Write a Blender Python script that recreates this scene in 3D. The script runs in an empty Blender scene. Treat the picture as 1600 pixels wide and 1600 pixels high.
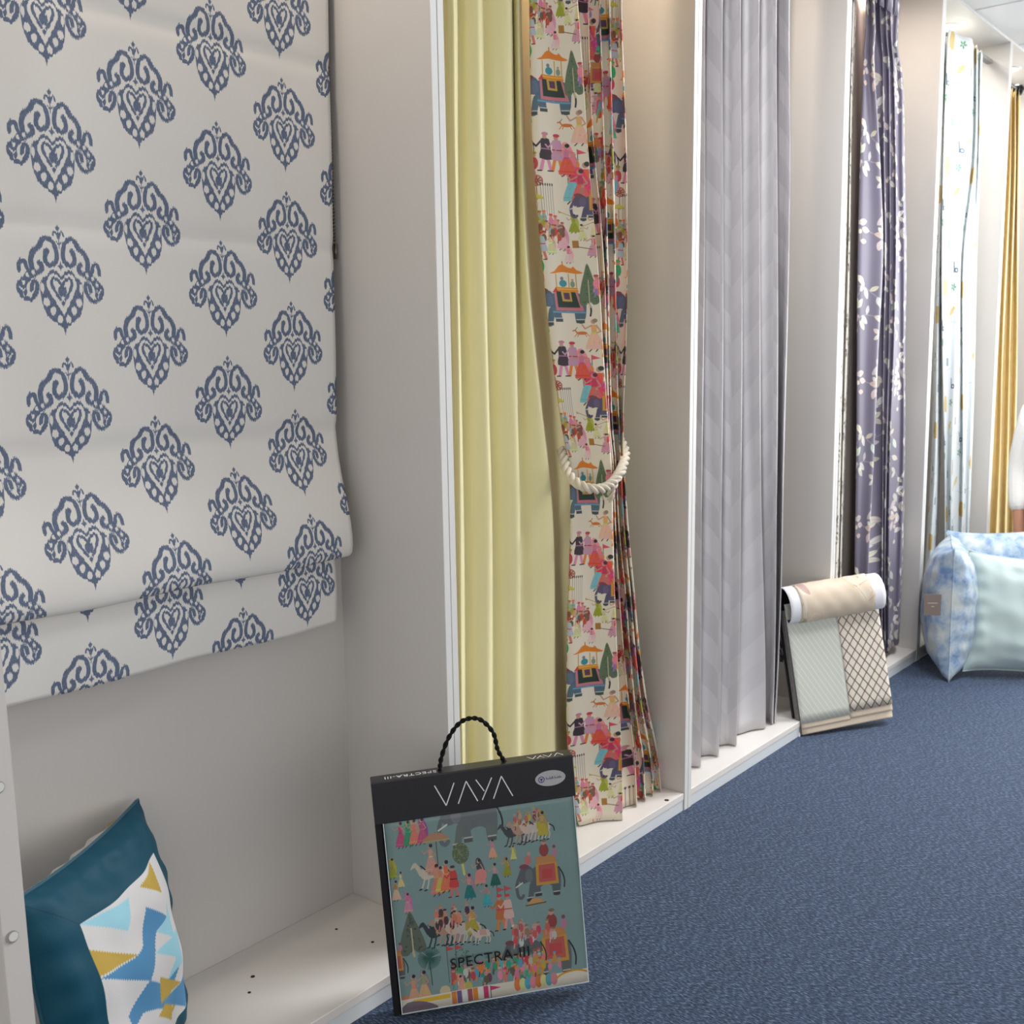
import bpy, bmesh, math, random
import numpy as np
from mathutils import Matrix, Vector, Euler
random.seed(7); rng = np.random.RandomState(7)
SC = bpy.context.scene
COL = SC.collection

# ------------------------------------------------------------------ camera, light, exposure
F_PX, YAW, PITCH, ROLL = 1685.46, 0.8842, -0.1399, -0.0126
CAM = np.array([-1.4319, -1.3351, 1.15])
_F = np.array([math.sin(YAW)*math.cos(PITCH), math.cos(YAW)*math.cos(PITCH), math.sin(PITCH)])
_r = np.array([math.cos(YAW), -math.sin(YAW), 0.0]); _u = np.cross(_r, _F)
_R = math.cos(ROLL)*_r + math.sin(ROLL)*_u; _U = -math.sin(ROLL)*_r + math.cos(ROLL)*_u
cam = bpy.data.objects.new('camera', bpy.data.cameras.new('camera')); COL.objects.link(cam)
cam.data.sensor_width = 36; cam.data.sensor_fit = 'HORIZONTAL'
cam.data.lens = F_PX/1600*36
cam.data.clip_start = .02
cam.matrix_world = Matrix([[_R[i], _U[i], -_F[i], CAM[i]] for i in range(3)] + [[0, 0, 0, 1]])
SC.camera = cam
SC.view_settings.view_transform = 'Standard'; SC.view_settings.look = 'None'
SC.view_settings.gamma = 1; SC.view_settings.use_curve_mapping = False
SC.view_settings.exposure = 0.42
cam.data.dof.use_dof = True; cam.data.dof.focus_distance = 2.0; cam.data.dof.aperture_fstop = 9.0

w = bpy.data.worlds.new('sky'); SC.world = w; w.use_nodes = True
w.node_tree.nodes['Background'].inputs[0].default_value = (1.0, .98, .965, 1)
w.node_tree.nodes['Background'].inputs[1].default_value = 0.98
def area(name, loc, target, size, sizey, power, color, shape='RECTANGLE', spread=math.pi):
    l = bpy.data.lights.new(name, 'AREA'); l.shape = shape; l.size = size; l.size_y = sizey
    l.energy = power; l.color = color; l.spread = spread
    o = bpy.data.objects.new(name, l); COL.objects.link(o); o.location = loc
    d = Vector(target) - Vector(loc); o.rotation_euler = d.to_track_quat('-Z', 'Y').to_euler()
    return o
area('window_daylight', (6.3, -1.9, 1.5), (1.5, 0, .9), 3.2, 2.0, 130, (.96, .98, 1.0))

# ------------------------------------------------------------------ projection helpers (to place things from measured points)
def ray(px, py): return _F + (px-800)/F_PX*_R - (py-800)/F_PX*_U
def onY(px, py, Y): d = ray(px, py); return CAM + (Y-CAM[1])/d[1]*d
def onZ(px, py, Z): d = ray(px, py); return CAM + (Z-CAM[2])/d[2]*d
def x_at(px, Y, z):           # X of the point at depth Y, height z that lies at column px
    k = (px-800)/F_PX; n = _R - k*_F
    return CAM[0] - (n[1]*(Y-CAM[1]) + n[2]*(z-CAM[2]))/n[0]

# ------------------------------------------------------------------ object helpers
def lin(c):
    return tuple(((v/255)/12.92 if v/255 <= .04045 else ((v/255+.055)/1.055)**2.4) for v in c)
def link(name, me, mat=None, parent=None, smooth=False):
    o = bpy.data.objects.new(name, me); COL.objects.link(o)
    if mat is not None:
        for m in (mat if isinstance(mat, (list, tuple)) else [mat]): me.materials.append(m)
    if parent is not None: o.parent = parent
    if smooth: me.polygons.foreach_set('use_smooth', [True]*len(me.polygons))
    return o
def bmobj(name, bm, mat=None, parent=None, smooth=False):
    me = bpy.data.meshes.new(name); bmesh.ops.recalc_face_normals(bm, faces=bm.faces); bm.to_mesh(me); bm.free()
    return link(name, me, mat, parent, smooth)
def tag(o, label=None, cat=None, group=None, kind=None):
    if label: o['label'] = label
    if cat: o['category'] = cat
    if group: o['group'] = group
    if kind: o['kind'] = kind
    return o
def empty(name, loc=(0, 0, 0), mat=None):
    o = bpy.data.objects.new(name, None); COL.objects.link(o); o.empty_display_size = .05
    if mat is not None: o.matrix_world = mat
    else: o.location = loc
    return o
def add_box(bm, lo, hi, bevel=0.0, shear=None):
    r = bmesh.ops.create_cube(bm, size=1.0); vs = r['verts']
    for v in vs:
        v.co = Vector([lo[i] + (v.co[i]+.5)*(hi[i]-lo[i]) for i in range(3)])
    if bevel > 0:
        es = list({e for v in vs for e in v.link_edges})
        b = bmesh.ops.bevel(bm, geom=es, offset=bevel, segments=2, affect='EDGES', profile=.5)
        vs = list({v for f in b['faces'] for v in f.verts} | {v for v in vs if v.is_valid})
    if shear:
        for v in vs: v.co.x += shear*v.co.z
    return vs
def boxobj(name, lo, hi, mat, parent=None, bevel=0.0008, shear=None):
    bm = bmesh.new(); add_box(bm, lo, hi, bevel, shear); return bmobj(name, bm, mat, parent)
def add_cyl(bm, p0, p1, r, r2=None, seg=20, cap=True):
    p0, p1 = Vector(p0), Vector(p1); d = p1-p0
    m = Matrix.Translation((p0+p1)/2) @ d.to_track_quat('Z', 'Y').to_matrix().to_4x4()
    return bmesh.ops.create_cone(bm, cap_ends=cap, segments=seg, radius1=r, radius2=r if r2 is None else r2, depth=d.length, matrix=m)['verts']
def catmull(P, n, closed=False):
    P = np.array(P, float); m = len(P); out = []
    rngs = range(m if closed else m-1)
    for i in rngs:
        if closed: p0, p1, p2, p3 = P[i-1], P[i], P[(i+1) % m], P[(i+2) % m]
        else: p0, p1, p2, p3 = P[max(i-1, 0)], P[i], P[i+1], P[min(i+2, m-1)]
        for k in range(n):
            t = k/n
            out.append(.5*((2*p1) + (-p0+p2)*t + (2*p0-5*p1+4*p2-p3)*t*t + (-p0+3*p1-3*p2+p3)*t**3))
    if not closed: out.append(P[-1])
    return np.array(out)
def sweep(bm, pts, rad, seg=8, closed=False, phase=0.0, off=0.0, turns=0.0):
    """tube along pts; off/turns: strand offset from the centreline with twist"""
    pts = [Vector(p) for p in pts]; n = len(pts); rings = []
    up = Vector((0.0, .1, 1.0)); prev = None
    for i, p in enumerate(pts):
        a = pts[(i-1) % n] if (closed or i > 0) else pts[i]; b = pts[(i+1) % n] if (closed or i < n-1) else pts[i]
        t = (b-a).normalized()
        nrm = (prev - t*prev.dot(t)).normalized() if prev is not None else t.orthogonal().normalized()
        prev = nrm; bi = t.cross(nrm)
        th = phase + 2*math.pi*turns*i/max(1, n-1)
        c = p + off*(math.cos(th)*nrm + math.sin(th)*bi)
        r = float(rad[i]) if hasattr(rad, '__len__') else float(rad)
        rings.append([bm.verts.new(c + r*(math.cos(2*math.pi*k/seg)*nrm + math.sin(2*math.pi*k/seg)*bi)) for k in range(seg)])
    for i in range(n if closed else n-1):
        A, B = rings[i], rings[(i+1) % n]
        for k in range(seg): bm.faces.new((A[k], A[(k+1) % seg], B[(k+1) % seg], B[k]))
    if not closed:
        bm.faces.new(rings[0][::-1]); bm.faces.new(rings[-1])
def gridmesh(name, V, UV, mat, parent=None, solid=0.0, smooth=True):
    """V: (m,n,3) array, UV (m,n,2)"""
    m, n = V.shape[:2]
    idx = np.arange(m*n).reshape(m, n)
    q = np.stack([idx[:-1, :-1], idx[:-1, 1:], idx[1:, 1:], idx[1:, :-1]], -1).reshape(-1, 4)
    me = bpy.data.meshes.new(name)
    me.from_pydata(V.reshape(-1, 3).tolist(), [], q.tolist())
    uv = me.uv_layers.new(name='UVMap'); uv.data.foreach_set('uv', UV.reshape(-1, 2)[q.reshape(-1)].ravel().astype(np.float32))
    me.update()
    o = link(name, me, mat, parent, smooth)
    if solid:
        s = o.modifiers.new('thick', 'SOLIDIFY'); s.thickness = solid; s.offset = 0
    return o

# ------------------------------------------------------------------ a small painter: draws the fabric prints in code
class Canvas:
    def __init__(s, W, H, scale, bg, wrap=True):
        s.W, s.H, s.k, s.wrap = W, H, scale, wrap
        s.w, s.h = int(round(W*scale)), int(round(H*scale))
        s.a = np.ones((s.h, s.w, 3), np.float32)*np.array(bg, np.float32)/255
    def _put(s, x0, y0, cov, col):
        hh, ww = cov.shape; c = np.array(col, np.float32)/255
        ys = np.arange(y0, y0+hh); xs = np.arange(x0, x0+ww)
        if s.wrap: ys %= s.h; xs %= s.w
        else:
            my = (ys >= 0) & (ys < s.h); mx = (xs >= 0) & (xs < s.w)
            if not my.any() or not mx.any(): return
            cov = cov[my][:, mx]; ys = ys[my]; xs = xs[mx]
        ix = np.ix_(ys, xs); s.a[ix] = s.a[ix]*(1-cov[..., None]) + c*cov[..., None]
    def _dist(s, P, closed, pad):
        P = np.array(P, float)*s.k
        x0, y0 = np.floor(P.min(0)-pad).astype(int); x1, y1 = np.ceil(P.max(0)+pad).astype(int)
        X, Y = np.meshgrid(np.arange(x0, x1)+.5, np.arange(y0, y1)+.5)
        d = np.full(X.shape, 1e9); ins = np.zeros(X.shape, bool)
        n = len(P)
        for i in range(n if closed else n-1):
            a, b = P[i], P[(i+1) % n]; e = b-a; L = e@e+1e-9
            t = np.clip(((X-a[0])*e[0] + (Y-a[1])*e[1])/L, 0, 1)
            d = np.minimum(d, (X-a[0]-t*e[0])**2 + (Y-a[1]-t*e[1])**2)
            if closed and abs(e[1]) > 1e-9:
                c = ((a[1] > Y) != (b[1] > Y)) & (X < e[0]*(Y-a[1])/e[1] + a[0]); ins ^= c
        return x0, y0, np.sqrt(d), ins
    def poly(s, P, col, al=1.0, smooth=0):
        if smooth: P = catmull(P, smooth, True)
        x0, y0, d, ins = s._dist(P, True, 2)
        s._put(x0, y0, np.clip(np.where(ins, .5+d, .5-d), 0, 1)*al, col)
    def line(s, P, wd, col, al=1.0, smooth=0):
        if smooth: P = catmull(P, smooth)
        r = max(wd*s.k/2, .35)
        x0, y0, d, _ = s._dist(P, False, r+2)
        s._put(x0, y0, np.clip(r+.5-d, 0, 1)*al, col)
    def ell(s, cx, cy, rx, ry, col, rot=0, al=1.0):
        t = np.linspace(0, 2*np.pi, 18, endpoint=False)
        c, sn = math.cos(rot), math.sin(rot)
        s.poly([(cx+rx*math.cos(a)*c-ry*math.sin(a)*sn, cy+rx*math.cos(a)*sn+ry*math.sin(a)*c) for a in t], col, al)
    def rect(s, x0, y0, x1, y1, col, al=1.0): s.poly([(x0, y0), (x1, y0), (x1, y1), (x0, y1)], col, al)
    def image(s, name):
        im = bpy.data.images.new(name, s.w, s.h, alpha=False)
        out = np.ones((s.h, s.w, 4), np.float32); out[..., :3] = s.a[::-1]
        im.pixels.foreach_set(out.ravel()); im.update(); im.pack(); return im

SKIN = (196, 150, 128); INK = (45, 42, 48)
def J(v, a=10): return tuple(int(min(255, max(0, x+rng.randint(-a, a+1)))) for x in v)
def lady(c, x, y, h, skirt, top, hair=INK, fl=1, veil=None):
    if veil is None and rng.rand() < .6: veil = J(top, 40)
    """y = feet line, drawn upwards (y down axis)"""
    w_ = h*.21
    if veil: c.poly([(x-.1*h*fl, y-.95*h), (x+.05*h*fl, y-h), (x+.2*h*fl, y-.6*h), (x+.16*h*fl, y-.2*h), (x-.06*h*fl, y-.5*h)], veil, .75, 3)
    c.poly([(x-.06*h, y-.58*h), (x+.06*h, y-.58*h), (x+w_, y-.1*h), (x+.6*w_, y-.06*h), (x-.6*w_, y-.07*h), (x-w_, y-.12*h)], skirt, 1, 3)
    c.line([(x-.02*h, y-.5*h), (x-.5*w_, y-.12*h)], .012*h, J(skirt, 30)); c.line([(x+.02*h, y-.5*h), (x+.4*w_, y-.1*h)], .012*h, J(skirt, 30))
    c.poly([(x-.07*h, y-.8*h), (x+.07*h, y-.8*h), (x+.055*h, y-.56*h), (x-.055*h, y-.56*h)], top)
    c.line([(x-.06*h*fl, y-.77*h), (x-.2*h*fl, y-.68*h), (x-.26*h*fl, y-.8*h)], .035*h, SKIN)
    c.line([(x+.06*h*fl, y-.77*h), (x+.14*h*fl, y-.6*h), (x+.05*h*fl, y-.55*h)], .035*h, SKIN)
    c.ell(x-.01*h*fl, y-.89*h, .055*h, .07*h, SKIN); c.ell(x+.03*h*fl, y-.92*h, .055*h, .06*h, hair)
    c.line([(x-.08*h, y-.06*h), (x-.13*h, y)], .022*h, INK); c.line([(x+.06*h, y-.06*h), (x+.02*h, y)], .022*h, INK)
    c.line([(x-.9*w_, y-.16*h), (x+.9*w_, y-.14*h)], .025*h, J(skirt, 45)); c.line([(x-.05*h, y-.56*h), (x+.05*h, y-.56*h)], .03*h, J(top, 60))
    for k in range(5): c.ell(x+(rng.rand()-.5)*w_*1.1, y-(.16+.3*rng.rand())*h, .012*h, .012*h, J(skirt, 60))
def man(c, x, y, h, coat, leg, turban, fl=1):
    c.line([(x-.04*h, y-.4*h), (x-.12*h, y-.02*h)], .075*h, leg); c.line([(x+.03*h, y-.4*h), (x+.1*h, y-.02*h)], .075*h, leg)
    c.line([(x-.12*h, y), (x-.19*h, y)], .03*h, INK); c.line([(x+.1*h, y), (x+.03*h, y)], .03*h, INK)
    c.poly([(x-.09*h, y-.82*h), (x+.09*h, y-.82*h), (x+.12*h, y-.55*h), (x+.15*h, y-.3*h), (x-.14*h, y-.32*h), (x-.1*h, y-.56*h)], coat, 1, 2)
    c.line([(x-.1*h, y-.57*h), (x+.1*h, y-.56*h)], .03*h, J(turban, 20))
    c.line([(x-.08*h*fl, y-.78*h), (x-.2*h*fl, y-.62*h), (x-.26*h*fl, y-.7*h)], .04*h, coat)
    c.ell(x-.01*fl*h, y-.88*h, .05*h, .06*h, SKIN); c.ell(x, y-.95*h, .075*h, .045*h, turban)
def musician(c, x, y, h, col, fl=1):
    lady(c, x, y, h, col, J(col, 12), fl=fl)
    c.line([(x-.05*h*fl, y-.86*h), (x-.5*h*fl, y-1.08*h)], .03*h, (170, 150, 70)); c.poly([(x-.46*h*fl, y-1.04*h), (x-.6*h*fl, y-1.18*h), (x-.58*h*fl, y-1.02*h)], (188, 160, 70))
def cypress(c, x, y, h, w_, col=(98, 116, 88), tr=(190, 182, 150)):
    c.poly([(x, y-h), (x+.22*w_, y-.72*h), (x+.42*w_, y-.4*h), (x+.5*w_, y-.12*h), (x+.2*w_, y-.06*h), (x, y-.16*h), (x-.2*w_, y-.03*h), (x-.5*w_, y-.1*h), (x-.4*w_, y-.45*h), (x-.2*w_, y-.75*h)], col, 1, 3)
    for k in range(30):
        t = rng.rand(); yy = y-.08*h-t*.85*h; xx = x+(rng.rand()-.5)*w_*(1-t)*.85
        c.ell(xx, yy, .05*w_, .035*w_, J((col[0]-22, col[1]-20, col[2]-20), 14))
    c.line([(x, y-.62*h), (x+.01*w_, y-.05*h)], .05*w_, tr); c.line([(x, y-.1*h), (x+.03*w_, y)], .09*w_, tr)
def howdah(c, x, y, s, f):
    P = lambda a, b: (x+f*a*s, y+b*s)
    c.poly([P(-.2, -.62), P(.3, -.6), P(.32, -.47), P(-.2, -.5)], (216, 140, 42)); c.line([P(-.2, -.57), P(.3, -.55)], .02*s, (240, 190, 90))
    c.poly([P(-.3, -.46), P(-.2, -.62), P(-.16, -.5)], (200, 66, 60))
    for a in (-.18, .12, .28): c.line([P(a, -.62), P(a, -.98)], .02*s, (190, 150, 60))
    c.poly([P(-.32, -1.0), P(-.2, -1.06), P(-.1, -1.2), P(.0, -1.25), P(.1, -1.18), P(.2, -1.15), P(.24, -1.2), P(.3, -1.1), P(.44, -1.02), P(.3, -.99), P(0, -1.04), P(-.2, -1.0)], (222, 128, 36), 1, 2)
    c.line([P(0, -1.24), P(0, -1.33)], .025*s, (200, 110, 40))
    c.ell(*P(-.02, -.72), .09*s, .1*s, (62, 140, 150)); c.ell(*P(-.04, -.86), .04*s, .05*s, (120, 130, 140)); c.ell(*P(.2, -.7), .05*s, .09*s, (130, 150, 130)); c.ell(*P(.2, -.82), .03*s, .03*s, SKIN)
def elephant(c, x, y, s, f=1, body=(88, 106, 120), kind='howdah', foot=(70, 80, 76)):
    """x,y: middle of the belly ; s ~ body length ; head on -x side for f=1"""
    P = lambda a, b: (x+f*a*s, y+b*s)
    c.line([P(.42, -.3), P(.52, -.1), P(.56, .1), P(.54, .28)], .035*s, INK, 1, 5)
    c.poly([P(-.3, -.35), P(0, -.46), P(.3, -.38), P(.45, -.2), P(.46, .1), P(.4, .45), P(.22, .45), P(.2, .2), P(.05, .14), P(-.12, .2), P(-.1, .38), P(-.26, .4), P(-.34, .1), P(-.4, -.1)], body, 1, 2)
    c.line([P(.3, .2), P(.33, .42)], .16*s, J(body, 8)); c.line([P(-.33, .1), P(-.42, .5)], .15*s, J(body, 8))
    for a, b in ((-.42, .52), (.32, .46), (-.18, .42)): c.rect(*(min(P(a-.09, 0)[0], P(a+.09, 0)[0]), P(0, b-.06)[1], max(P(a-.09, 0)[0], P(a+.09, 0)[0]), P(0, b+.02)[1]), foot); c.line([P(a-.08, b-.08), P(a+.08, b-.08)], .03*s, (190, 190, 180))
    c.poly([P(-.3, -.36), P(-.45, -.46), P(-.62, -.38), P(-.7, -.15), P(-.62, .02), P(-.45, 0), P(-.32, -.1)], body, 1, 3)
    c.line([P(-.66, -.2), P(-.76, .05), P(-.74, .35), P(-.66, .42), P(-.6, .36)], .085*s, body, 1, 5)
    c.poly([P(-.34, -.34), P(-.48, -.3), P(-.5, -.1), P(-.4, .02), P(-.3, -.1)], J((body[0]+14, body[1]+14, body[2]+14), 4), 1, 3)
    c.line([P(-.6, .0), P(-.78, .1)], .035*s, (225, 220, 205)); c.ell(*P(-.52, -.44), .13*s, .07*s, (130, 70, 76))
    if kind == 'howdah':
        c.poly([P(-.26, -.44), P(.28, -.44), P(.42, .14), P(-.24, .12)], (196, 120, 128)); c.poly([P(-.2, -.42), P(.24, -.42), P(.33, .04), P(-.18, .03)], (40, 56, 46))
        c.poly([P(-.09, -.42), P(.15, -.42), P(.17, -.13), P(-.06, -.14)], (196, 160, 72)); c.poly([P(-.03, -.38), P(.11, -.38), P(.12, -.19), P(-.01, -.2)], (92, 58, 84))
        c.line([P(-.3, .16), P(.42, .18)], .05*s, (110, 150, 176)); howdah(c, x, y+.08*s, s, f)
    elif kind == 'cloth':
        c.poly([P(-.2, -.46), P(.38, -.46), P(.4, .16), P(-.22, .14)], (206, 150, 56)); c.poly([P(-.12, -.42), P(.32, -.42), P(.33, .08), P(-.14, .06)], (190, 92, 84))
        c.poly([P(-.04, -.28), P(.24, -.28), P(.25, -.02), P(-.05, -.02)], (196, 74, 70)); c.poly([P(-.18, -.66), P(.36, -.66), P(.36, -.46), P(-.16, -.46)], (196, 134, 78))
        c.ell(*P(.06, -.82), .13*s, .18*s, (150, 66, 60)); c.ell(*P(.06, -1.02), .06*s, .06*s, SKIN); c.ell(*P(.08, -1.08), .07*s, .04*s, (120, 110, 84))
        c.ell(*P(.34, -.72), .08*s, .12*s, (180, 130, 150)); c.ell(*P(.34, -.88), .045*s, .05*s, (130, 80, 90))
        c.ell(*P(-.4, -.6), .1*s, .13*s, (196, 116, 112)); c.ell(*P(-.36, -.78), .045*s, .06*s, SKIN)
def horse(c, x, y, s, f=1, body=(205, 190, 175), cloth=(180, 120, 90)):
    P = lambda a, b: (x+f*a*s, y+b*s)
    c.poly([P(-.45, -.2), P(-.2, -.28), P(.3, -.25), P(.45, -.05), P(.38, .15), P(.05, .12), P(-.3, .18), P(-.48, .05)], body, 1, 3)
    c.poly([P(-.4, -.1), P(-.62, -.5), P(-.78, -.38), P(-.82, -.24), P(-.66, -.32), P(-.52, .02)], body, 1, 2)
    for a, b in ((-.4, .5), (-.22, .55), (.25, .52), (.42, .55)): c.line([P(a*.8, .05), P(a, .3), P(a-.08, b)], .06*s, J(body, 12)); c.line([P(a-.08, b), P(a-.16, b+.02)], .05*s, INK)
    c.line([P(.42, -.12), P(.58, 0), P(.62, .2)], .05*s, INK, 1, 4); c.poly([P(-.15, -.3), P(.2, -.3), P(.24, .06), P(-.16, .04)], cloth)
    c.line([P(-.45, -.35), P(-.3, -.2)], .05*s, INK)
def flags(c, x, y, h, col=(214, 84, 84), gap=.22):
    for k in range(2):
        c.line([(x+k*gap*h, y), (x+k*gap*h, y-h)], .012*h+.25, (90, 80, 80)); c.poly([(x+k*gap*h, y-h), (x+k*gap*h+.2*h, y-.9*h), (x+k*gap*h, y-.86*h)], col)
def parasol(c, x, y, h, col):
    c.line([(x, y), (x, y-h)], .02*h+.2, (110, 90, 70)); c.poly([(x-.3*h, y-.8*h), (x-.18*h, y-.95*h), (x, y-h), (x+.18*h, y-.95*h), (x+.3*h, y-.8*h)], col, 1, 2); c.line([(x-.3*h, y-.8*h), (x+.3*h, y-.8*h)], .035*h, J(col, 30))
def wheel(c, x, y, r):
    c.ell(x, y, r, r, (176, 96, 92)); c.ell(x, y, .82*r, .82*r, (214, 170, 140))
    for k in range(9):
        a = k*2*math.pi/9; c.line([(x+.2*r*math.cos(a), y+.2*r*math.sin(a)), (x+.72*r*math.cos(a), y+.72*r*math.sin(a))], .16*r, (120, 50, 60))
    c.ell(x, y, .2*r, .2*r, (196, 110, 60)); c.line([(x, y+r), (x, y+3.4*r)], .12*r, (120, 90, 90))
def spears(c, x, y, h, n, gap):
    for k in range(n): c.line([(x+k*gap, y), (x+k*gap, y-h*(.9+.1*rng.rand()))], .5, (120, 112, 116)); c.ell(x+k*gap, y-h*.96, .9, 2.4, (70, 66, 70))
def deer(c, x, y, s, col=(208, 116, 52)):
    c.ell(x, y, .35*s, .14*s, col); c.line([(x-.3*s, y), (x-.45*s, y-.25*s), (x-.6*s, y-.2*s)], .1*s, col)
    for a in (-.5, -.3, .3, .5): c.line([(x+.6*a*s, y), (x+a*s, y+.3*s)], .05*s, col)
    c.line([(x-.45*s, y-.25*s), (x-.3*s, y-.5*s)], .03*s, INK)
def crowd(c, x, y, w_, h, n, pal):
    for k in range(n):
        px = x+(rng.rand()-.5)*w_; py = y-(k/n)*0-h*rng.rand()*.6
        cl = pal[rng.randint(len(pal))]
        c.ell(px, py-.05*h, .09*h, .17*h, J(cl, 14)); c.ell(px, py-.26*h, .055*h, .06*h, SKIN); c.ell(px, py-.32*h, .07*h, .04*h, J(pal[rng.randint(len(pal))], 20))
        c.line([(px-.05*h, py+.05*h), (px-.08*h, py+.22*h)], .04*h, J(pal[rng.randint(len(pal))], 20))
RED, PNK, ORG, GRN, TEA, OLV, YEL, LIL, PLN = (206, 70, 72), (222, 130, 150), (222, 130, 60), (60, 160, 120), (96, 170, 184), (160, 156, 40), (214, 206, 140), (150, 130, 180), (232, 196, 186)

def paint_procession():
    c = Canvas(280, 342, 2.7, (228, 217, 196))
    def block(ox, oy, mir=1, alt=0):
        X = lambda a: ox+mir*a
        elephant(c, X(40), oy+70, 60, mir, body=[(84, 104, 122), (104, 92, 128)][alt]); cypress(c, X(72), oy+72, 74, 25)
        deer(c, X(60), oy+116, 20); lady(c, X(76), oy+148, 58, (232, 186, 160), (226, 170, 110), (150, 130, 110))
        man(c, X(29), oy+190, 62, (60, 50, 56), (216, 140, 170), (196, 130, 150), mir); man(c, X(45), oy+190, 60, (198, 150, 172), ORG, (196, 60, 80), mir)
        elephant(c, X(-10), oy+150, 42, mir, body=(92, 84, 110), kind='cloth')
        flags(c, X(57), oy+212, 58, (222, 80, 100), .24)
        lady(c, X(63), oy+242, 66, (128, 186, 196), (206, 60, 90), (190, 70, 70)); lady(c, X(80), oy+240, 68, (206, 84, 150), (234, 96, 70), (60, 60, 60)); lady(c, X(90), oy+240, 40, (70, 184, 140), (206, 84, 150))
        wheel(c, X(14), oy+206, 9); spears(c, X(19), oy+262, 52, 6, 3.2*mir); parasol(c, X(12), oy+262, 34, (206, 196, 80))
        crowd(c, X(24), oy+292, 36, 40, 16, [RED, ORG, (150, 110, 60), PNK, (150, 180, 180), OLV])
        musician(c, X(60), oy+290, 32, (156, 160, 40), 1); lady(c, X(44), oy+318, 42, (226, 178, 182), PNK, (190, 90, 90)); musician(c, X(70), oy+302, 28, (216, 214, 150), -1)
        lady(c, X(27), oy+326, 34, (206, 206, 156), YEL); lady(c, X(82), oy+330, 40, (206, 150, 160), (206, 150, 160)); c.rect(X(60)-4, oy+302, X(60)+4, oy+314, (170, 120, 50)); c.line([(X(62), oy+312), (X(80), oy+316)], 1.2, (120, 90, 70))
        crowd(c, X(88), oy+60, 12, 50, 7, [PNK, RED, LIL, ORG]); crowd(c, X(94), oy+330, 12, 60, 8, [OLV, RED, TEA, PNK]); crowd(c, X(92), oy+150, 10, 60, 6, [ORG, GRN, RED])
        crowd(c, X(70), oy+186, 14, 30, 5, [PNK, ORG, LIL]); lady(c, X(57), oy+198, 54, (222, 90, 70), (206, 120, 150)); lady(c, X(72), oy+244, 60, (222, 100, 90), (196, 60, 90), (90, 50, 60))
        crowd(c, X(30), oy+300, 40, 36, 12, [(196, 70, 60), (150, 70, 60), (206, 160, 120), (120, 90, 60)]); lady(c, X(50), oy+340, 30, (226, 196, 190), PNK); man(c, X(14), oy+334, 46, (180, 190, 200), (206, 120, 110), (206, 60, 60)); lady(c, X(88), oy+296, 40, (216, 208, 150), (206, 140, 150)); crowd(c, X(2), oy+318, 14, 40, 5, [OLV, (60, 60, 70), TEA, ORG])
    block(4, 0, 1, 0); block(104, 96, 1, 1); block(198, 218, 1, 0)
    return c.image('procession_print')

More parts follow.
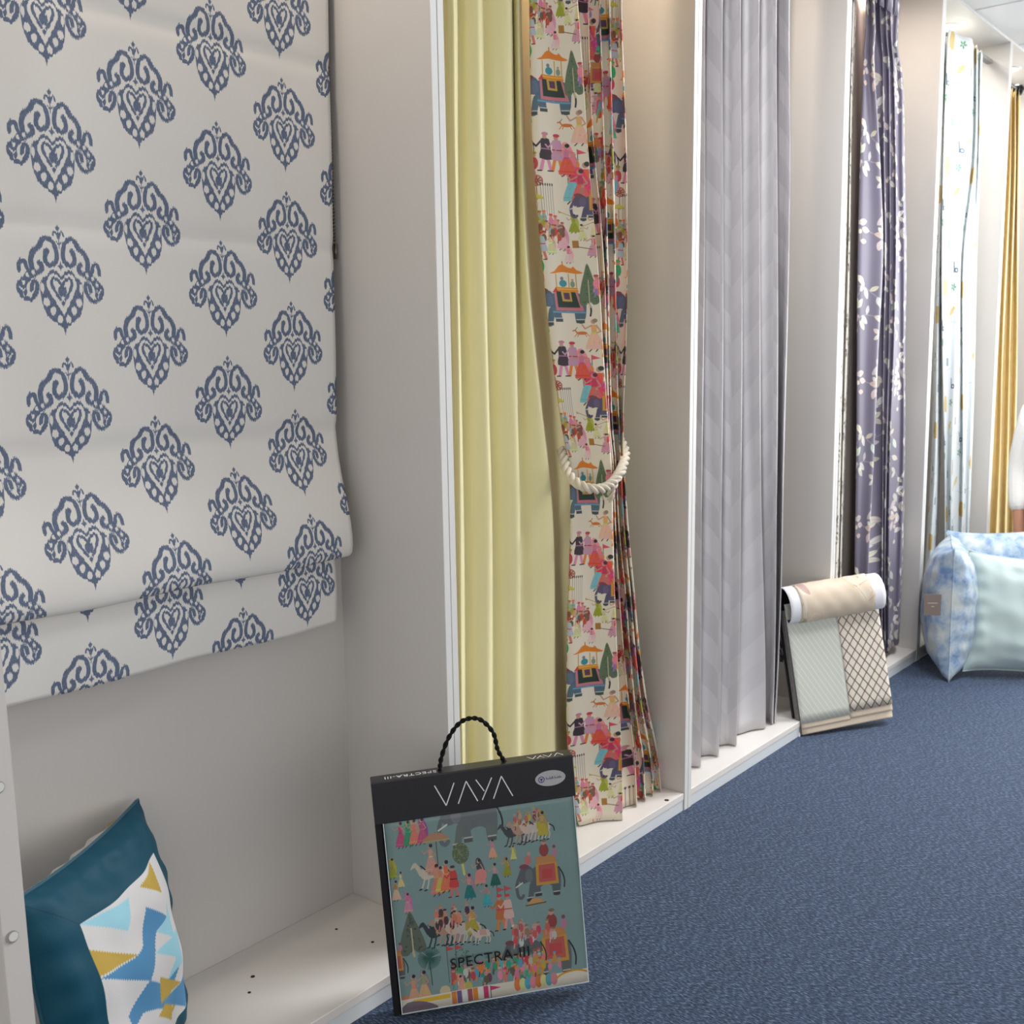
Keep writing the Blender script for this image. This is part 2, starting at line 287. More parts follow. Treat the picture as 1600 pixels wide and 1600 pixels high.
def paint_panel():
    """sample swatch print on a turquoise ground; coordinates in photo pixels, turned upright"""
    c = Canvas(318, 330, 3.0, (130, 154, 150), False)
    a0 = math.radians(6.9)
    def T(x, y):
        dx, dy = x-592, y-1246; return (dx*math.cos(a0)-dy*math.sin(a0)+2, dx*math.sin(a0)+dy*math.cos(a0)-2)
    def at(fn, x, y, *a, **k): X, Y = T(x, y); fn(c, X, Y, *a, **k)
    for x, y, cl in ((622, 1296, (196, 84, 120)), (634, 1294, (70, 150, 110)), (644, 1292, (226, 128, 110)), (657, 1290, (196, 90, 120))): at(lady, x, y, 46, cl, cl)
    at(elephant, 742, 1252, 80, 1, (110, 114, 116), 'plain', (90, 92, 86)); at(parasol, 684, 1340, 70, (186, 136, 106))
    for k, (x, y) in enumerate(((812, 1276), (826, 1272), (840, 1270), (852, 1268))): at(horse, x, y, 38, 1, [(70, 74, 70), (190, 150, 130), (214, 190, 170), (206, 190, 180)][k], [(150, 90, 80), (196, 120, 110), (120, 70, 70), (190, 168, 60)][k])
    at(crowd, 832, 1264, 50, 34, 14, [(190, 110, 90), (200, 160, 130), (110, 70, 70), (190, 160, 70)]); at(lady, 858, 1284, 46, (190, 170, 60), (196, 160, 90))
    at(horse, 676, 1340, 46, 1, (206, 192, 170), (196, 148, 120)); at(lady, 673, 1340, 52, (206, 156, 136), (206, 156, 136))
    X, Y = T(719, 1307); c.line([(X, Y), (X+3, Y+36)], 4, (206, 200, 110)); c.ell(X, Y, 14, 18, (96, 108, 80))
    for k in range(60): a, r = rng.rand()*6.28, rng.rand()**.5; c.ell(X+13*r*math.cos(a), Y+17*r*math.sin(a), 1.2, .9, J((130, 140, 100), 25))
    at(musician, 609, 1347, 36, (160, 158, 50), 1); at(lady, 623, 1362, 28, (214, 196, 130), YEL); at(lady, 616, 1384, 36, (214, 180, 150), (180, 130, 60)); at(lady, 636, 1406, 36, (206, 140, 160), (206, 120, 140))
    at(lady, 684, 1378, 56, (214, 130, 110), (216, 150, 120)); at(lady, 690, 1374, 48, (206, 184, 90), (214, 140, 100)); at(lady, 700, 1372, 56, (224, 120, 80), (226, 110, 70)); at(man, 712, 1380, 54, (206, 70, 66), (206, 120, 110), (90, 50, 60))
    at(lady, 738, 1386, 46, (40, 120, 120), (206, 150, 140)); at(lady, 754, 1362, 46, (226, 140, 130), (70, 66, 66)); c.ell(*T(754, 1345), 10, 11, (222, 138, 128)); at(lady, 767, 1400, 40, (70, 170, 176), (180, 130, 130)); at(lady, 780, 1366, 42, (40, 100, 84), (196, 150, 150))
    at(lady, 774, 1318, 34, (224, 160, 130), (216, 130, 150)); at(lady, 799, 1350, 34, (150, 150, 36), (160, 130, 50)); at(lady, 809, 1322, 26, (206, 196, 110), (206, 196, 110)); at(musician, 799, 1350, 33, (150, 150, 40), 1)
    at(elephant, 862, 1357, 62, 1, (96, 100, 104), 'cloth', (60, 60, 60)); X, Y = T(848, 1394); c.poly([(X-16, Y+5), (X-4, Y-6), (X+8, Y-4), (X+18, Y+4)], (206, 150, 90)); c.line([(X-16, Y+5), (X+18, Y+4)], 2, (90, 80, 60))
    at(flags, 789, 1430, 64, (200, 80, 80), .2); at(man, 793, 1440, 62, (196, 110, 60), ORG, RED); at(man, 806, 1438, 60, (220, 180, 170), (222, 150, 150), RED)
    for k, (x, y) in enumerate(((690, 1440), (706, 1436), (722, 1436), (738, 1436))): at(horse, x, y, 44, 1, [(52, 58, 60), (180, 140, 120), (206, 180, 160), (200, 184, 174)][k], [(150, 90, 70), (190, 120, 90), (110, 80, 80), (180, 160, 80)][k])
    at(crowd, 714, 1432, 62, 44, 22, [(196, 120, 90), (206, 170, 140), (70, 60, 60), (214, 130, 110)]); at(lady, 746, 1448, 52, (176, 162, 60), (206, 150, 70)); at(horse, 760, 1446, 30, 1, (214, 190, 180), (206, 160, 150))
    at(cypress, 646, 1478, 76, 44, (98, 106, 90))
    X, Y = T(672, 1483); c.line([(X, Y), (X+1, Y+46)], 2, (70, 100, 86))
    for k in range(46):
        a = 2*math.pi*k/46
        if abs(math.sin(1.5*a+.3)) > .14: c.line([(X, Y), (X+19*math.cos(a), Y+19*math.sin(a))], 1.1, J((52, 92, 82), 12))
    X, Y = T(728, 1490); c.line([(X, Y), (X+2, Y+38)], 1.8, (74, 110, 84))
    for k in range(110): a, r = rng.rand()*6.28, rng.rand()**.5; c.ell(X+20*r*math.cos(a), Y+21*r*math.sin(a), 1.1, .8, J((76, 112, 86), 16))
    at(elephant, 880, 1490, 74, 1, (104, 104, 106), 'cloth', (90, 80, 70)); at(elephant, 838, 1484, 56, 1, (96, 100, 100), 'plain')
    at(crowd, 850, 1464, 74, 46, 18, [(190, 200, 190), (206, 150, 140), (150, 120, 90), (196, 90, 90), (214, 150, 170)])
    at(elephant, 612, 1496, 44, 1, (110, 100, 112), 'cloth'); at(deer, 634, 1548, 24, (206, 130, 100)); at(lady, 651, 1562, 54, (214, 160, 130), (206, 150, 120)); at(lady, 668, 1556, 54, (214, 170, 120), (150, 160, 110))
    at(flags, 707, 1526, 62, (206, 76, 70), .24); at(crowd, 790, 1528, 150, 48, 60, [RED, PNK, ORG, TEA, GRN, (220, 140, 110), (190, 190, 180), (120, 80, 80)])
    at(crowd, 872, 1516, 50, 40, 14, [PNK, ORG, TEA, (196, 160, 60)]); c.ell(*T(700, 1540), 9, 9, (206, 190, 150)); c.ell(*T(738, 1535), 8, 8, (190, 180, 90)); at(lady, 728, 1550, 36, (220, 160, 140), (216, 150, 130))
    # the next swatch, cream, peeping out along the bottom
    y0 = 306
    c.rect(0, y0, 330, 340, (226, 214, 196)); c.rect(20, y0+3, 82, y0+10, (226, 184, 50)); c.poly([(0, 330), (10, y0+6), (40, y0+9), (60, 330)], (128, 108, 120), 1, 3)
    for k, cl in enumerate([ORG, (120, 96, 140), (230, 226, 220), (170, 90, 100), (226, 140, 50), (232, 226, 214), (206, 60, 110)]): c.rect(84+k*9, y0+1, 92+k*9, y0+22, cl)
    for k in range(8): c.ell(196+k*9, y0+8, 6, 11, J([ORG, YEL, TEA, PNK][k % 4], 10))
    c.line([(262, y0+9), (276, y0+2), (300, y0), (318, y0+6)], 3, (216, 150, 30), 1, 4)
    c.line([(150, y0+24), (150, y0+2)], 1, INK); c.poly([(150, y0+2), (168, y0+7), (150, y0+10)], (206, 60, 110))
    return c.image('panel_print')

def paint_damask():
    """half-drop lattice: tile .292 m x .1945 m, two motifs"""
    S = 1520.0; mot = Canvas(1.0, 1.1, 620, (0, 0, 0), False); B = (255, 255, 255); Wt = (0, 0, 0)
    def pt(px, py):            # from the crop drawn in pixels (right half, axis slanted) to motif units
        ax = 620+90*(py-60)/1520; u = (px-ax)/S; v = (py-60)/S - .1*u
        return u/.885, v
    def both(fn, P, *a, **k):
        for sg in (1, -1): fn([(.5+sg*u, .05+v) for u, v in P], *a, **k)
    Q = lambda *L: [pt(x, y) for x, y in L]
    both(mot.line, Q((800, 440), (835, 510), (838, 590), (785, 640), (715, 585), (685, 480), (705, 340), (785, 270), (850, 305), (890, 400)), .042, B, 1, 8)
    both(mot.line, Q((850, 305), (900, 400), (975, 480), (1020, 590), (1020, 700), (1005, 760)), .048, B, 1, 8)
    both(mot.line, Q((1010, 760), (950, 755), (905, 710), (900, 650), (922, 625)), .046, B, 1, 8)
    both(mot.poly, Q((800, 400), (850, 440), (855, 520), (800, 500), (780, 440)), B, 1, 4)
    both(mot.line, Q((1050, 790), (1082, 720), (1095, 650), (1135, 625), (1172, 680), (1182, 770)), .036, B, 1, 8)
    both(mot.poly, Q((960, 740), (1040, 740), (1100, 780), (1180, 880), (1240, 960), (1240, 1060), (1200, 1140), (1160, 1120), (1120, 1060), (1120, 980), (1060, 880), (990, 830)), B, 1, 4)
    both(mot.line, Q((1190, 1110), (1090, 1145), (1020, 1060), (985, 950), (1000, 890), (1045, 930), (1060, 1010)), .038, B, 1, 8)
    for x, y, r in ((1012, 775, .017), (1090, 820, .016), (1148, 915, .016)): both(mot.poly, [(pt(x, y)[0]+r*math.cos(a), pt(x, y)[1]+1.3*r*math.sin(a)) for a in np.linspace(0, 6.28, 12, False)], Wt)
    both(mot.line, Q((1205, 985), (1175, 1030), (1140, 1000)), .012, Wt); both(mot.line, Q((1175, 1030), (1160, 1100)), .008, Wt)
    # heart body
    body = Q((668, 765), (720, 700), (800, 705), (850, 790), (900, 815), (945, 900), (958, 1000), (955, 1180), (915, 1330), (840, 1405), (755, 1465), (712, 1500))
    both(mot.poly, body+[(-.002, body[-1][1]), (-.002, body[0][1])], B)
    both(mot.poly, Q((672, 815), (725, 750), (810, 760), (862, 860), (868, 930), (815, 1070), (745, 1205), (692, 1305))+[(-.003, .82), (-.003, .49)], Wt, 1, 0)
    both(mot.line, Q((672, 890), (725, 820), (785, 830), (800, 910), (760, 1010), (715, 1090)), .028, B, 1, 8)
    both(mot.poly, Q((690, 900), (720, 930), (735, 1000), (705, 1060))+[(0, .64), (0, .55)], B)
    both(mot.poly, [(0, .68), (.022, .705), (0, .74)], B)
    for x, y, rx, ry, al in ((926, 960, .018, .048, 0), (897, 1148, .032, .040, 0), (828, 1262, .028, .040, .15), (752, 1365, .027, .038, .3)):
        u, v = pt(x, y); both(mot.poly, [(u+rx*math.cos(a), v+ry*math.sin(a)) for a in np.linspace(0, 6.28, 14, False)], Wt)
    both(mot.poly, [(0, .93), (.012, .95), (0, 1.0)], B)
    # finial and little diamond
    both(mot.poly, [(0, 0), (.022, .032), (0, .062)], B); both(mot.line, [(.004, .12), (.02, .075), (.042, .07), (.05, .098)], .018, B, 1, 5)
    both(mot.poly, [(0, .06), (.02, .09), (0, .14)], B); both(mot.poly, [(0, .17), (.03, .145), (.02, .17), (0, .185)], B); both(mot.line, [(0, .12), (0, .21)], .007, B)
    both(mot.poly, [(0, .325), (.01, .36), (.032, .375), (.01, .39), (0, .412)], B)
    m = mot.a[..., 0]
    # woven, jagged columns
    sh = np.zeros(m.shape[1]); k = 0
    while k < m.shape[1]:
        n = rng.randint(3, 6); sh[k:k+n] = rng.randint(-6, 7); k += n
    mj = np.stack([np.roll(m[:, i], int(sh[i])) for i in range(m.shape[1])], 1)
    mj = (mj + .5*np.roll(mj, 1, 1)+.5*np.roll(mj, 1, 0))/2
    TW, TH, px = .292, .1945, 5200
    W_, H_ = int(TW*px), int(TH*px); cov = np.zeros((H_, W_), np.float32)
    mw = .163                                            # metres per motif unit (height)
    n_w, n_h = int(1.0*mw*px), int(1.1*mw*px)
    yi = (np.arange(n_h)/n_h*m.shape[0]).astype(int); xi = (np.arange(n_w)/n_w*m.shape[1]).astype(int)
    mm = mj[np.ix_(yi, xi)]
    for ox, oy in ((0, 0), (W_//2, -H_//2)):
        ys = (np.arange(n_h)+oy-int(.05*mw*px)) % H_; xs = (np.arange(n_w)+ox-n_w//2) % W_
        cov[np.ix_(ys, xs)] = np.maximum(cov[np.ix_(ys, xs)], mm)
    bg = np.array((235, 232, 226), np.float32)/255; bl = np.array((108, 120, 143), np.float32)/255
    nz = rng.rand(H_//16+2, W_//16+2); nz = np.kron(nz, np.ones((16, 16)))[:H_, :W_]
    blc = bl + (nz[..., None]-.5)*np.array((.07, .05, .06))
    img = bg*(1-cov[..., None]) + blc*cov[..., None]
    out = np.ones((H_, W_, 4), np.float32); out[..., :3] = img[::-1]
    im = bpy.data.images.new('damask_print', W_, H_, alpha=False); im.pixels.foreach_set(out.ravel()); im.update(); im.pack()
    return im, TW, TH

def paint_leaves(bg, cols, stem, W=150, H=200, n=15, name='leaf_print', sz=1.0):
    c = Canvas(W, H, 3.0, bg)
    for k in range(n):
        x, y = rng.rand()*W, (k+.5*rng.rand())*H/n*1.0; a = rng.rand()*6.28
        pts = [(x+t*34*math.cos(a+.5*t), y+t*34*math.sin(a+.5*t)) for t in np.linspace(-1, 1, 7)]
        c.line(pts, 1.0, stem)
        for j, p in enumerate(pts[::1]):
            b = a + (1 if j % 2 else -1)*(.7+.3*rng.rand()); L = sz*(11+7*rng.rand()); cl = J(cols[rng.randint(len(cols))], 8)
            q = lambda s_, o: (p[0]+L*s_*math.cos(b)-o*L*math.sin(b), p[1]+L*s_*math.sin(b)+o*L*math.cos(b))
            if rng.rand() < .72:
                c.poly([q(0, 0), q(.35, .26), q(.7, .22), q(1, 0), q(.7, -.2), q(.35, -.22)], cl, 1, 3); c.line([q(0, 0), q(.9, 0)], .6, stem, .6)
            elif rng.rand() < .6: c.ell(p[0], p[1], 3, 3, cl)
    return c.image(name)

def paint_birds():
    c = Canvas(120, 190, 3.0, (226, 232, 233))
    for k in range(9):
        x0, y0 = rng.rand()*120, rng.rand()*190; c.line([(x0, y0), (x0+14, y0+6), (x0+30, y0+2)], .7, (176, 190, 192), 1, 4)
    for x, y in ((10, 30), (60, 110)):                       # gold lantern
        c.poly([(x-8, y-10), (x+8, y-10), (x+9, y+14), (x-9, y+14)], (206, 178, 112), 1, 2)
    for x, y in ((34, 60), (92, 150)):                       # yellow bird
        c.ell(x, y, 8, 4.5, (216, 196, 140), -.7); c.line([(x-5, y+5), (x-14, y+13)], 2.2, (206, 190, 150)); c.ell(x+6, y-6, 3, 3, (216, 196, 130))
    for x, y in ((74, 40), (22, 140)):                       # little cage
        c.poly([(x-7, y-4), (x+7, y-4), (x+7, y+9), (x-7, y+9)], (150, 164, 174)); c.line([(x-6, y-6), (x, y-14), (x+6, y-6)], 1.2, (120, 134, 146))
        for t in (-4, 0, 4): c.line([(x+t, y-4), (x+t, y+9)], 1, (110, 124, 136))
    for x, y in ((100, 80), (50, 175)):                      # dark bird
        c.line([(x-4, y-10), (x-3, y), (x-3, y+6)], 2.2, (84, 104, 120)); c.ell(x+2, y+3, 5, 4, (84, 104, 120)); c.ell(x+2, y+3, 2.4, 2, (220, 228, 230))
    for x, y in ((46, 10), (96, 110), (14, 90)):
        for a in (0, 1.3, 2.6, 3.9, 5.2): c.ell(x+4*math.cos(a), y+4*math.sin(a), 3, 1.6, (112, 164, 130), a)
    return c.image('bird_print')

def paint_geo(border=True):
    """front of the geometric cushion, unit square drawn 300 px"""
    c = Canvas(300, 300, 2.0, (214, 212, 210), False)
    Bl, Lb, Go = (84, 140, 182), (156, 208, 222), (190, 160, 72); o = (lambda x, y: (x, y))
    def zig(P, col):
        Q = []
        for i in range(len(P)):
            a, b = np.array(P[i], float), np.array(P[(i+1) % len(P)], float); n = int(max(2, np.linalg.norm(b-a)/2.2))
            d = (b-a)/max(1e-6, np.linalg.norm(b-a)); nn = np.array((-d[1], d[0]))
            for k in range(n): Q.append(tuple(a+(b-a)*k/n + nn*(1.1 if k % 2 else -1.1)))
        c.poly(Q, col)
    b = 50
    def T(*L):
        out = []
        for x, y in L:
            dx, dy = 30+x/5.93-118, 1400+y/5.93-1452
            out.append((b+.8*(1.345*dx-.291*dy)/.892, b+(.545*dx+.545*dy)/.892))
        return out
    base = [(T((520, 310), (700, 330), (840, 365), (880, 240), (905, 20), (700, 165)), Lb),
            (T((1060, 110), (1310, 190), (1170, 360), (1120, 560), (1030, 860), (630, 822), (900, 620), (975, 520), (1035, 250)), Bl),
            (T((1310, 190), (1340, 20), (1400, 200), (1395, 420), (1170, 360)), Lb), (T((560, 550), (910, 600), (600, 820)), Go),
            (T((1020, 860), (1270, 905), (1440, 700), (1400, 900), (1290, 1150), (1150, 1140), (1020, 1160), (930, 1330), (880, 1180), (1000, 900)), Bl),
            (T((1400, 430), (1480, 500), (1520, 690), (1440, 700), (1300, 880), (1380, 600)), Lb), (T((1460, 910), (1540, 930), (1400, 1180), (1370, 1180)), Go),
            (T((1230, -385), (1020, -100), (1245, -50)), Go)]
    for ox, oy in ((0, 0), (-30, 150), (110, 90), (60, -190), (-150, -60)):
        for P, cl in base:
            if (ox, oy) == (0, 0) or not border or oy > 0: zig([(x+ox, y+oy) for x, y in P], cl)
    if border:
        T1 = (10, 72, 92); b = 50
        c.rect(0, 0, 300, b, T1); c.rect(0, 300-b, 300, 300, T1); c.rect(0, 0, b, 300, T1); c.rect(300-b, 0, 300, 300, T1)
        for P in (((0, 0), (b, b)), ((300, 0), (300-b, b)), ((0, 300), (b, 300-b)), ((300, 300), (300-b, 300-b))): c.line(P, 1.2, (10, 56, 72))
    return c.image('geometric_print' if border else 'geometric_back_print')

# ------------------------------------------------------------------ materials
def mat(name, col=(200, 200, 200), rough=.6, spec=.3, metal=0, noise=0.0, nscale=20, bump=0.0, bscale=200, sheen=0, trans=0, img=None, uvs=(1, 1, 0, 0), coat=0, stretch=(1, 1, 1)):
    m = bpy.data.materials.new(name); m.use_nodes = True; nt = m.node_tree; N = nt.nodes; L = nt.links
    b = N['Principled BSDF']; b.inputs['Roughness'].default_value = rough; b.inputs['Specular IOR Level'].default_value = spec; b.inputs['Metallic'].default_value = metal
    if sheen: b.inputs['Sheen Weight'].default_value = sheen
    if coat: b.inputs['Coat Weight'].default_value = coat; b.inputs['Coat Roughness'].default_value = .12
    rgb = lin(col) + (1,)
    src = None
    if img is not None:
        uv = N.new('ShaderNodeUVMap'); mp = N.new('ShaderNodeMapping'); L.new(uv.outputs[0], mp.inputs[0])
        mp.inputs['Scale'].default_value = (uvs[0], uvs[1], 1); mp.inputs['Location'].default_value = (uvs[2], uvs[3], 0)
        t = N.new('ShaderNodeTexImage'); t.image = img; t.interpolation = 'Cubic'; L.new(mp.outputs[0], t.inputs[0]); src = t.outputs[0]
    co = N.new('ShaderNodeTexCoord'); mpo = N.new('ShaderNodeMapping'); mpo.inputs['Scale'].default_value = stretch; L.new(co.outputs['Object'], mpo.inputs[0])
    if noise:
        n = N.new('ShaderNodeTexNoise'); n.inputs['Scale'].default_value = nscale; n.inputs['Detail'].default_value = 5; L.new(mpo.outputs[0], n.inputs[0])
        r = N.new('ShaderNodeMapRange'); r.inputs[3].default_value = 1-noise; r.inputs[4].default_value = 1+noise; L.new(n.outputs[0], r.inputs[0])
        v = N.new('ShaderNodeVectorMath'); v.operation = 'SCALE'
        if src is not None: L.new(src, v.inputs[0])
        else: v.inputs[0].default_value = rgb[:3]
        L.new(r.outputs[0], v.inputs['Scale']); src = v.outputs[0]
    if src is not None: L.new(src, b.inputs['Base Color'])
    else: b.inputs['Base Color'].default_value = rgb
    if bump:
        n2 = N.new('ShaderNodeTexNoise'); n2.inputs['Scale'].default_value = bscale; n2.inputs['Detail'].default_value = 3; L.new(mpo.outputs[0], n2.inputs[0])
        bp = N.new('ShaderNodeBump'); bp.inputs['Strength'].default_value = bump; bp.inputs['Distance'].default_value = .002; L.new(n2.outputs[0], bp.inputs['Height']); L.new(bp.outputs[0], b.inputs['Normal'])
    if trans:
        tr = N.new('ShaderNodeBsdfTranslucent'); mx = N.new('ShaderNodeMixShader'); mx.inputs[0].default_value = trans
        if src is not None: L.new(src, tr.inputs[0])
        else: tr.inputs[0].default_value = rgb
        L.new(b.outputs[0], mx.inputs[1]); L.new(tr.outputs[0], mx.inputs[2]); L.new(mx.outputs[0], N['Material Output'].inputs[0])
    return m
def emis(name, col, s):
    m = bpy.data.materials.new(name); m.use_nodes = True; b = m.node_tree.nodes['Principled BSDF']
    b.inputs['Base Color'].default_value = lin(col)+(1,); b.inputs['Emission Color'].default_value = lin(col)+(1,); b.inputs['Emission Strength'].default_value = s; return m
M = {}
M['panel'] = mat('white_melamine', (208, 204, 199), .45, .35, noise=.015, nscale=6)
M['ledge'] = mat('white_ledge_board', (226, 221, 215), .4, .35, noise=.03, nscale=14)
M['edge'] = mat('edge_banding', (222, 221, 217), .4, .4)
M['kick'] = mat('kick_board_white', (216, 220, 222), .35, .4)
M['ceil'] = mat('ceiling_tile', (226, 226, 224), .9, .1, noise=.02, nscale=60)
M['wall'] = mat('painted_wall', (206, 198, 186), .8, .15)
M['dark'] = mat('dark_hole', (60, 52, 46), .8, .1)
M['plug'] = mat('plastic_plug', (150, 148, 142), .5, .3)
M['black'] = mat('black_board', (26, 26, 28), .5, .3)
M['header'] = mat('dark_card', (42, 41, 43), .32, .5, noise=.04, nscale=50)
M['white'] = mat('white_print', (226, 226, 226), .6, .2)
M['cordblack'] = mat('black_cord', (18, 18, 18), .7, .2, bump=.3, bscale=600)
M['rope'] = mat('cotton_rope', (214, 204, 186), .9, .1, noise=.08, nscale=200, bump=.4, bscale=700)
M['blackmetal'] = mat('black_metal', (34, 32, 32), .4, .5, metal=.6)
M['chain'] = mat('bead_chain', (120, 112, 96), .35, .5, metal=.7)

# carpet
m = bpy.data.materials.new('blue_loop_carpet'); m.use_nodes = True; nt = m.node_tree; N = nt.nodes; L = nt.links
b = N['Principled BSDF']; b.inputs['Roughness'].default_value = .95; b.inputs['Specular IOR Level'].default_value = .1; b.inputs['Sheen Weight'].default_value = .15
co = N.new('ShaderNodeTexCoord'); mp = N.new('ShaderNodeMapping'); mp.inputs['Rotation'].default_value = (0, 0, .35); mp.inputs['Scale'].default_value = (1, .32, 1); L.new(co.outputs['Object'], mp.inputs[0])
n1 = N.new('ShaderNodeTexNoise'); n1.inputs['Scale'].default_value = 330; n1.inputs['Detail'].default_value = 2; L.new(mp.outputs[0], n1.inputs[0])
n2 = N.new('ShaderNodeTexNoise'); n2.inputs['Scale'].default_value = 22; n2.inputs['Detail'].default_value = 6; n2.inputs['Roughness'].default_value = .7; L.new(co.outputs['Object'], n2.inputs[0])
cr = N.new('ShaderNodeValToRGB'); cr.color_ramp.elements[0].position = .34; cr.color_ramp.elements[1].position = .72
cr.color_ramp.elements[0].color = lin((28, 40, 60))+(1,); cr.color_ramp.elements[1].color = lin((102, 120, 143))+(1,)
e = cr.color_ramp.elements.new(.52); e.color = lin((51, 68, 95))+(1,)
L.new(n1.outputs[0], cr.inputs[0])
mr = N.new('ShaderNodeMapRange'); mr.inputs[1].default_value = .3; mr.inputs[2].default_value = .7; mr.inputs[3].default_value = .84; mr.inputs[4].default_value = 1.14; L.new(n2.outputs[0], mr.inputs[0])
vm = N.new('ShaderNodeVectorMath'); vm.operation = 'SCALE'; L.new(cr.outputs[0], vm.inputs[0]); L.new(mr.outputs[0], vm.inputs['Scale']); L.new(vm.outputs[0], b.inputs['Base Color'])
bp = N.new('ShaderNodeBump'); bp.inputs['Strength'].default_value = .5; bp.inputs['Distance'].default_value = .003; L.new(n1.outputs[0], bp.inputs['Height']); L.new(bp.outputs[0], b.inputs['Normal'])
M['carpet'] = m

# ------------------------------------------------------------------ setting
XD = [-.8439, 0.0, .8773, 1.765, 2.5998, 3.4343, 4.2688]       # left faces of the dividers
LEAN = [-.0111, -.005, .0063, .0024, -.0001, .0009, 0]
TH, DEP, ZL, ZT = .034, .281, .047, 2.408
ZC = ZT+.018
tag(boxobj('floor', (-3.2, -5.2, -.02), (7.2, 1.0, 0), M['carpet'], bevel=0), kind='structure')
bm = bmesh.new(); add_box(bm, (-3.2, -5.2, ZC+.012), (7.2, 1.0, ZC+.04)); ceil = tag(bmobj('ceiling', bm, M['ceil']), kind='structure')
# tiles laid in the grid, those near the cabinets in view
tile_me = None; nt_ = 0
for i in range(0, 9):
    for j in range(0, 4):
        x0, y1 = 2.35+i*.6-.6*1, .06-j*.6
        if x0 > 6.6: continue
        if tile_me is None:
            o = boxobj('ceiling_tile', (.006, -.594, -.008), (.594, -.006, .012), M['ceil'], ceil, bevel=.003); tile_me = o.data
        else: o = link('ceiling_tile', tile_me, None, ceil)
        o.location = (x0, y1, ZC)
tag(boxobj('wall_back', (-3.2, .3, 0), (7.2, .4, ZC+.012), M['wall'], bevel=0), kind='structure')
# right wall with the shop window the daylight comes through
bm = bmesh.new()
for lo, hi in (((6.7, -5.2, 0), (6.8, 1, .3)), ((6.7, -5.2, 2.3), (6.8, 1, ZC+.012)), ((6.7, -.35, .3), (6.8, 1, 2.3)), ((6.7, -5.2, .3), (6.8, -3.7, 2.3))): add_box(bm, lo, hi)
tag(bmobj('wall_right', bm, M['wall']), kind='structure')

LAMPM = emis('led_disc', (255, 244, 228), 9)
WARM = (1.0, .84, .68)
def bay(k):
    xl, xr = XD[k], XD[k+1]
    names = ['with patterned roman blind and cushion', 'with yellow and procession print curtains', 'with pale grey chevron curtain', 'with mauve leaf print curtain', 'with white bird print curtain', 'with gold curtain on a dark rod']
    t = empty('display_bay', (xl, 0, 0)); tag(t, 'white open display bay '+names[k], 'display unit', 'row of white display bays')
    P = lambda a: (a[0]-xl, a[1], a[2])
    lw = TH if k == 0 else TH/2
    xs = xl if k == 0 else xl+TH/2+.0006
    sp = boxobj('side_panel', P((xs, 0, 0)), P((xs+lw-.0006, DEP+.01, ZC)), M['panel'], t, .0012, LEAN[k])
    boxobj('front_edge', P((xs+.0006, -.0012, .001)), P((xs+lw-.0012, .0004, ZC-.002)), M['edge'] if k else M['panel'], sp, .0004, LEAN[k])
    sp2 = boxobj('side_panel', P((xr, 0, 0)), P((xr+TH/2-.0004, DEP+.01, ZC)), M['panel'], t, .0012, LEAN[k+1])
    boxobj('front_edge', P((xr+.0006, -.0012, .001)), P((xr+TH/2-.001, .0004, ZC-.002)), M['edge'], sp2, .0004, LEAN[k+1])
    x0, x1 = xs+lw, xr
    a, b_ = LEAN[k], LEAN[k+1]
    bm = bmesh.new(); vs = add_box(bm, P((x0, DEP, ZL-.01)), P((x1, DEP+.012, ZT)), 0)
    for v in vs: v.co.x += (a if v.co.x < (x1-xl)/2 else b_)*v.co.z
    bmobj('back_panel', bm, M['panel'], t)
    boxobj('base_shelf', P((x0+.0004, .0005, ZL-.018)), P((x1-.0004, DEP, ZL)), M['ledge'], t, .0015)
    boxobj('kick_board', P((x0+.0006, .002, 0)), P((x1-.0006, .018, ZL-.0182)), M['kick'], t, .0008)
    bm = bmesh.new(); vs = add_box(bm, P((x0, 0, ZT)), P((x1, DEP, ZC)), 0)
    for v in vs: v.co.x += (a if v.co.x < (x1-xl)/2 else b_)*v.co.z
    bmobj('top_panel', bm, M['edge'], t)
    # recessed downlight in the soffit
    cx, cy = (x0+x1)/2+.02, .13
    d = empty('downlight', (cx, cy, ZT)); tag(d, 'round downlight in the top of the bay '+names[k], 'light', 'downlights in the bays')
    bm = bmesh.new(); R_ = .045; pr = [(R_*1.25, 0), (R_*1.2, -.005), (R_, -.006), (R_*.96, -.001)]
    ring = [[bm.verts.new((r*math.cos(2*math.pi*j/28), r*math.sin(2*math.pi*j/28), z)) for j in range(28)] for r, z in pr]
    for q in range(3):
        for j in range(28): bm.faces.new((ring[q][j], ring[q][(j+1) % 28], ring[q+1][(j+1) % 28], ring[q+1][j]))
    bmobj('trim_ring', bm, M['edge'], d, True)
    bm = bmesh.new(); add_cyl(bm, (0, 0, -.003), (0, 0, -.0005), R_*.97, seg=28); bmobj('diffuser', bm, LAMPM, d)
    l = bpy.data.lights.new('downlight_glow', 'AREA'); l.shape = 'DISK'; l.size = .08; l.energy = [2.4, 2.3, 1.7, 1.7, 2.6, 3.0][k]; l.color = WARM if k < 4 else (1, .95, .88)
    lo = bpy.data.objects.new('downlight_glow', l); COL.objects.link(lo); lo.location = (cx, cy, ZT-.008)
    return t
bays = [bay(k) for k in range(6)]
PANM = emis('fill_panel_emission', (250, 250, 255), 5)
